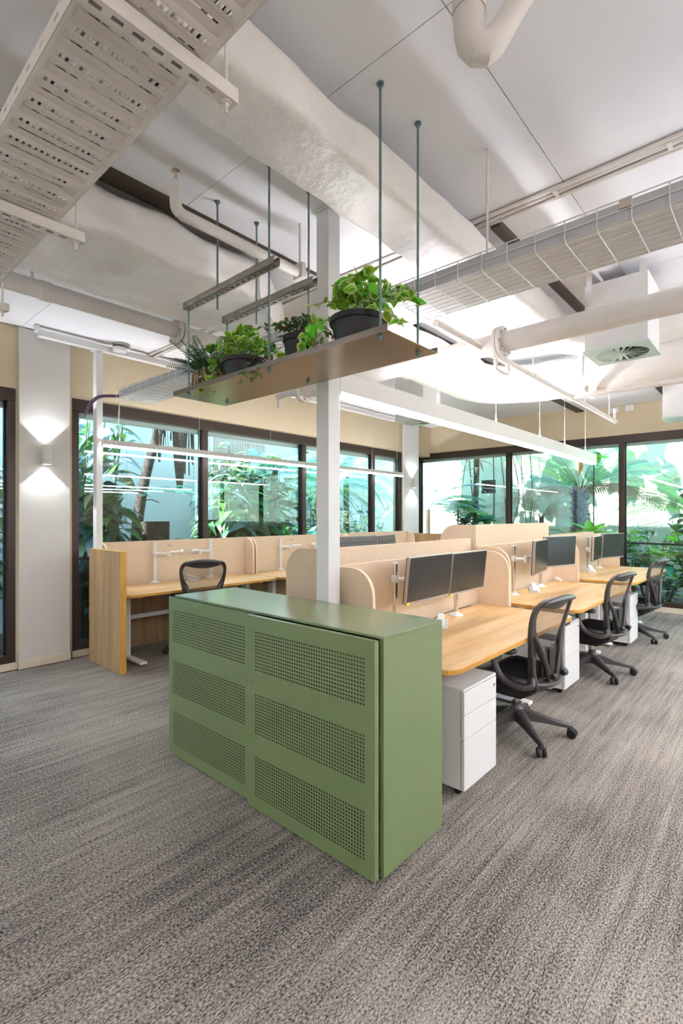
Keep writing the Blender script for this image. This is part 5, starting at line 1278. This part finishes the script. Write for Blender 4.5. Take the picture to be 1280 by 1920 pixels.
# --- tree fern
t = thing('tree_fern', 'tree fern with a dark scaly trunk and arching fronds', 'tree fern', (10.35, 3.02, -.06))
bm = bmesh.new(); n = 20; zz = [i*2.05/40 for i in range(41)]
rings = []
for z in zz:
    rings.append([bm.verts.new((cos(2*pi*k/n)*(.145 + .02*noise.noise(Vector((cos(2*pi*k/n)*3, sin(2*pi*k/n)*3, z*14)))), sin(2*pi*k/n)*(.145 + .02*noise.noise(Vector((cos(2*pi*k/n)*3, sin(2*pi*k/n)*3, z*14)))), z)) for k in range(n)])
for a, b in zip(rings, rings[1:]):
    for k in range(n): bm.faces.new((a[k], a[(k+1) % n], b[(k+1) % n], b[k]))
obj('trunk', bm, M['fernbark'], t, world=False)
bm = bmesh.new()
for k in range(320):
    a = rr(0, 2*pi); z = rr(.1, 2.08); p = Vector((cos(a)*.14, sin(a)*.14, z)); d = Vector((cos(a), sin(a), .9)); tube(bm, [p, p + d*.05], [.012, .004], 4)
o = obj('leaf_scars', bm, M['fernbark'], t, world=False); o['kind'] = 'stuff'
for k in range(17):
    a = 2.399*k; e = .1 + .95*(k/17)
    leaf('treefern', random.choice([LG, M['leaf_bright'], LT, M['leaf_green']]), t, (0, 0, 2.05), fit((10.35, 3.02, 0), (0, 0, 0), (cos(a)*cos(e), sin(a)*cos(e), sin(e)+.2), 2.0, .25), rr(1.3, 1.8), rr(-.3, .3), name='frond')
for k in range(12):
    a = rr(0, 6.28); leaf('dead', M['dead'], t, (0, 0, 2.0), fit((10.35, 3.02, 0), (0, 0, 0), (cos(a), sin(a), .35), 1.9, .2), rr(1.1, 1.7), rr(-.3, .3), name='dry_frond')
for k in range(18):
    a = 2*pi*k/18; bm = bmesh.new(); tube(bm, [(cos(a)*.11, sin(a)*.11, 1.98), (cos(a)*.16, sin(a)*.16, 2.14)], [.02, .008], 5); obj('frond_base', bm, M['leaf_red'], t, world=False)
o = leaf('oval', M['leaf_orange'], t, (-.2, -.05, 2.62), (.2, -.1, -1), .30, .3); 
rosette((10.0, 2.72, -.06), 'bright green broad leaves at the foot of the tree fern', 9, .42, 'oval', [M['leaf_bright']], (-.1, 1.1), h0=1.25, name='broad_leaf_plant')
rosette((10.1, 2.70, -.06), 'green heart leaves climbing above the pendant end', 5, .30, 'heart', [M['leaf_bright'], LG], (-.3, .6), h0=2.65, trunk=.012, name='climbing_philodendron')
rosette((10.33, 3.75, -.06), 'dry drooping fern left of the tree fern', 12, 1.15, 'dead', [M['dead'], LO], (.2, 1.2), h0=1.55, trunk=.05, name='dry_fern', cat='fern')
shrub((10.7, 3.5, -.06), 'thin fern shrub left of the tree fern trunk', 1.5, 6, 8, .34, 'fern', [LG, LO], .5, group=GR)
# --- right-hand panes
shrub((10.0, 1.75, -.06), 'bright large-leaved shrub behind the farthest chair', 1.35, 9, 12, .34, 'oval', [LG, LT, M['leaf_bright'], M['leaf_green']], .6, group=GR)
shrub((10.2, 1.15, -.06), 'large-leaved shrub at the right edge of the view', 1.5, 8, 12, .38, 'oval', [LT, LG, M['leaf_bright']], .6, group=GR)
shrub((9.9, .5, -.06), 'large-leaved shrub just past the right edge', 1.5, 7, 11, .36, 'oval', [LT, LG], .6, group=GR)
shrub((10.6, 2.2, -.06), 'leafy shrub between the tree fern and the second right mullion', 1.35, 7, 11, .28, 'oval', [LG, LT, LB], .5, group=GR)
shrub((9.75, 1.5, -.06), 'low dark ground-cover shrub by the window sill', .65, 10, 8, .16, 'oval', [LD, LB, LO], .55, group=GR)
rosette((10.6, 1.25, -.06), 'young tree fern with lime green fronds at the right', 18, 1.3, 'treefern', [M['leaf_bright'], LG], (.0, 1.1), h0=1.65, trunk=.05, name='young_tree_fern', cat='tree fern')
shrub((9.95, 1.25, -.06), 'slender sapling with sparse leaves at the right edge', 2.9, 2, 12, .26, 'oval', [LT, LD, M['leaf_green']], .25, group=GR, start=.45)
rosette((10.4, .6, -.06), 'grey-green palm against the right garden wall', 14, 1.2, 'dead', [M['dead'], LB], (.1, 1.1), h0=2.1, trunk=.07, name='grey_palm', cat='palm')
# boulders and stones on the garden floor
for k, (x, y, s, lb) in enumerate(((9.75, 2.35, .28, 'dark boulder behind the farthest chair'), (2.35, 6.1, .16, 'rounded stone beside the oak end panel outside'), (1.2, 6.2, .2, 'stone at the foot of the leftmost window'), (9.7, .9, .22, 'dark boulder at the right edge of the garden'))):
    bm = bmesh.new(); bmesh.ops.create_icosphere(bm, subdivisions=3, radius=s)
    for v in bm.verts: v.co += v.co.normalized()*noise.noise(v.co*5+Vector((k, 0, 0)))*s*.4; v.co.z *= .6
    o = obj('boulder', bm, M['gravel'], None, world=False); o.location = (x, y, 0.0); setp(o, lb, 'boulder')
def pebbles(x0, x1, y0, y1, n, label):
    bm = bmesh.new()
    for k in range(n):
        s = rr(.012, .035); m_ = Matrix.Translation((rr(x0, x1), rr(y0, y1), -.05+s*.3)) @ Matrix.Rotation(rr(0, 6), 4, 'Z') @ Matrix.Diagonal((s, s*rr(.6, 1), s*.6, 1)); bmesh.ops.create_icosphere(bm, subdivisions=1, radius=1, matrix=m_)
    o = obj('gravel', bm, M['gravel'], None); setp(o, label, 'gravel', kind='stuff')
pebbles(0, 3.2, 5.85, 7.2, 900, 'blue-grey gravel on the ground outside the left windows')
pebbles(9.4, 10.6, -.5, 3.0, 700, 'dark gravel and litter on the ground outside the right window')
# unseen trees added so that their crowns dapple the sun on the right garden
def canopy(loc, label, R_, n, ls):
    t = thing('garden_tree', label, 'tree', loc)
    obj('trunk', T(catmull([(.1, 0, 0), (.0, .1, 2.6), (-.25, .05, 3.9), (-2.0, 0, 4.75)], 5), .07, 8), M['bark'], t, world=False)
    for k in range(n):
        a, e, q = rr(0, 6.28), rr(-.6, 1.2), R_*rr(.3, 1)**.6
        leaf('big', random.choice([LG, LD]), t, (-2.15 + cos(a)*q, sin(a)*q, 4.9 + sin(e)*.5*R_), (rr(-1, 1), rr(-1, 1), rr(-.4, .3)), ls*rr(.6, 1.2), rr(-.6, .6))
canopy((11.9, 4.9, -.06), 'unseen tree added beyond the right garden wall, crown shading its left end', 1.55, 290, .5)
canopy((11.9, 1.4, -.06), 'unseen tree added beyond the right garden wall, crown dappling its right end', 1.4, 130, .5)
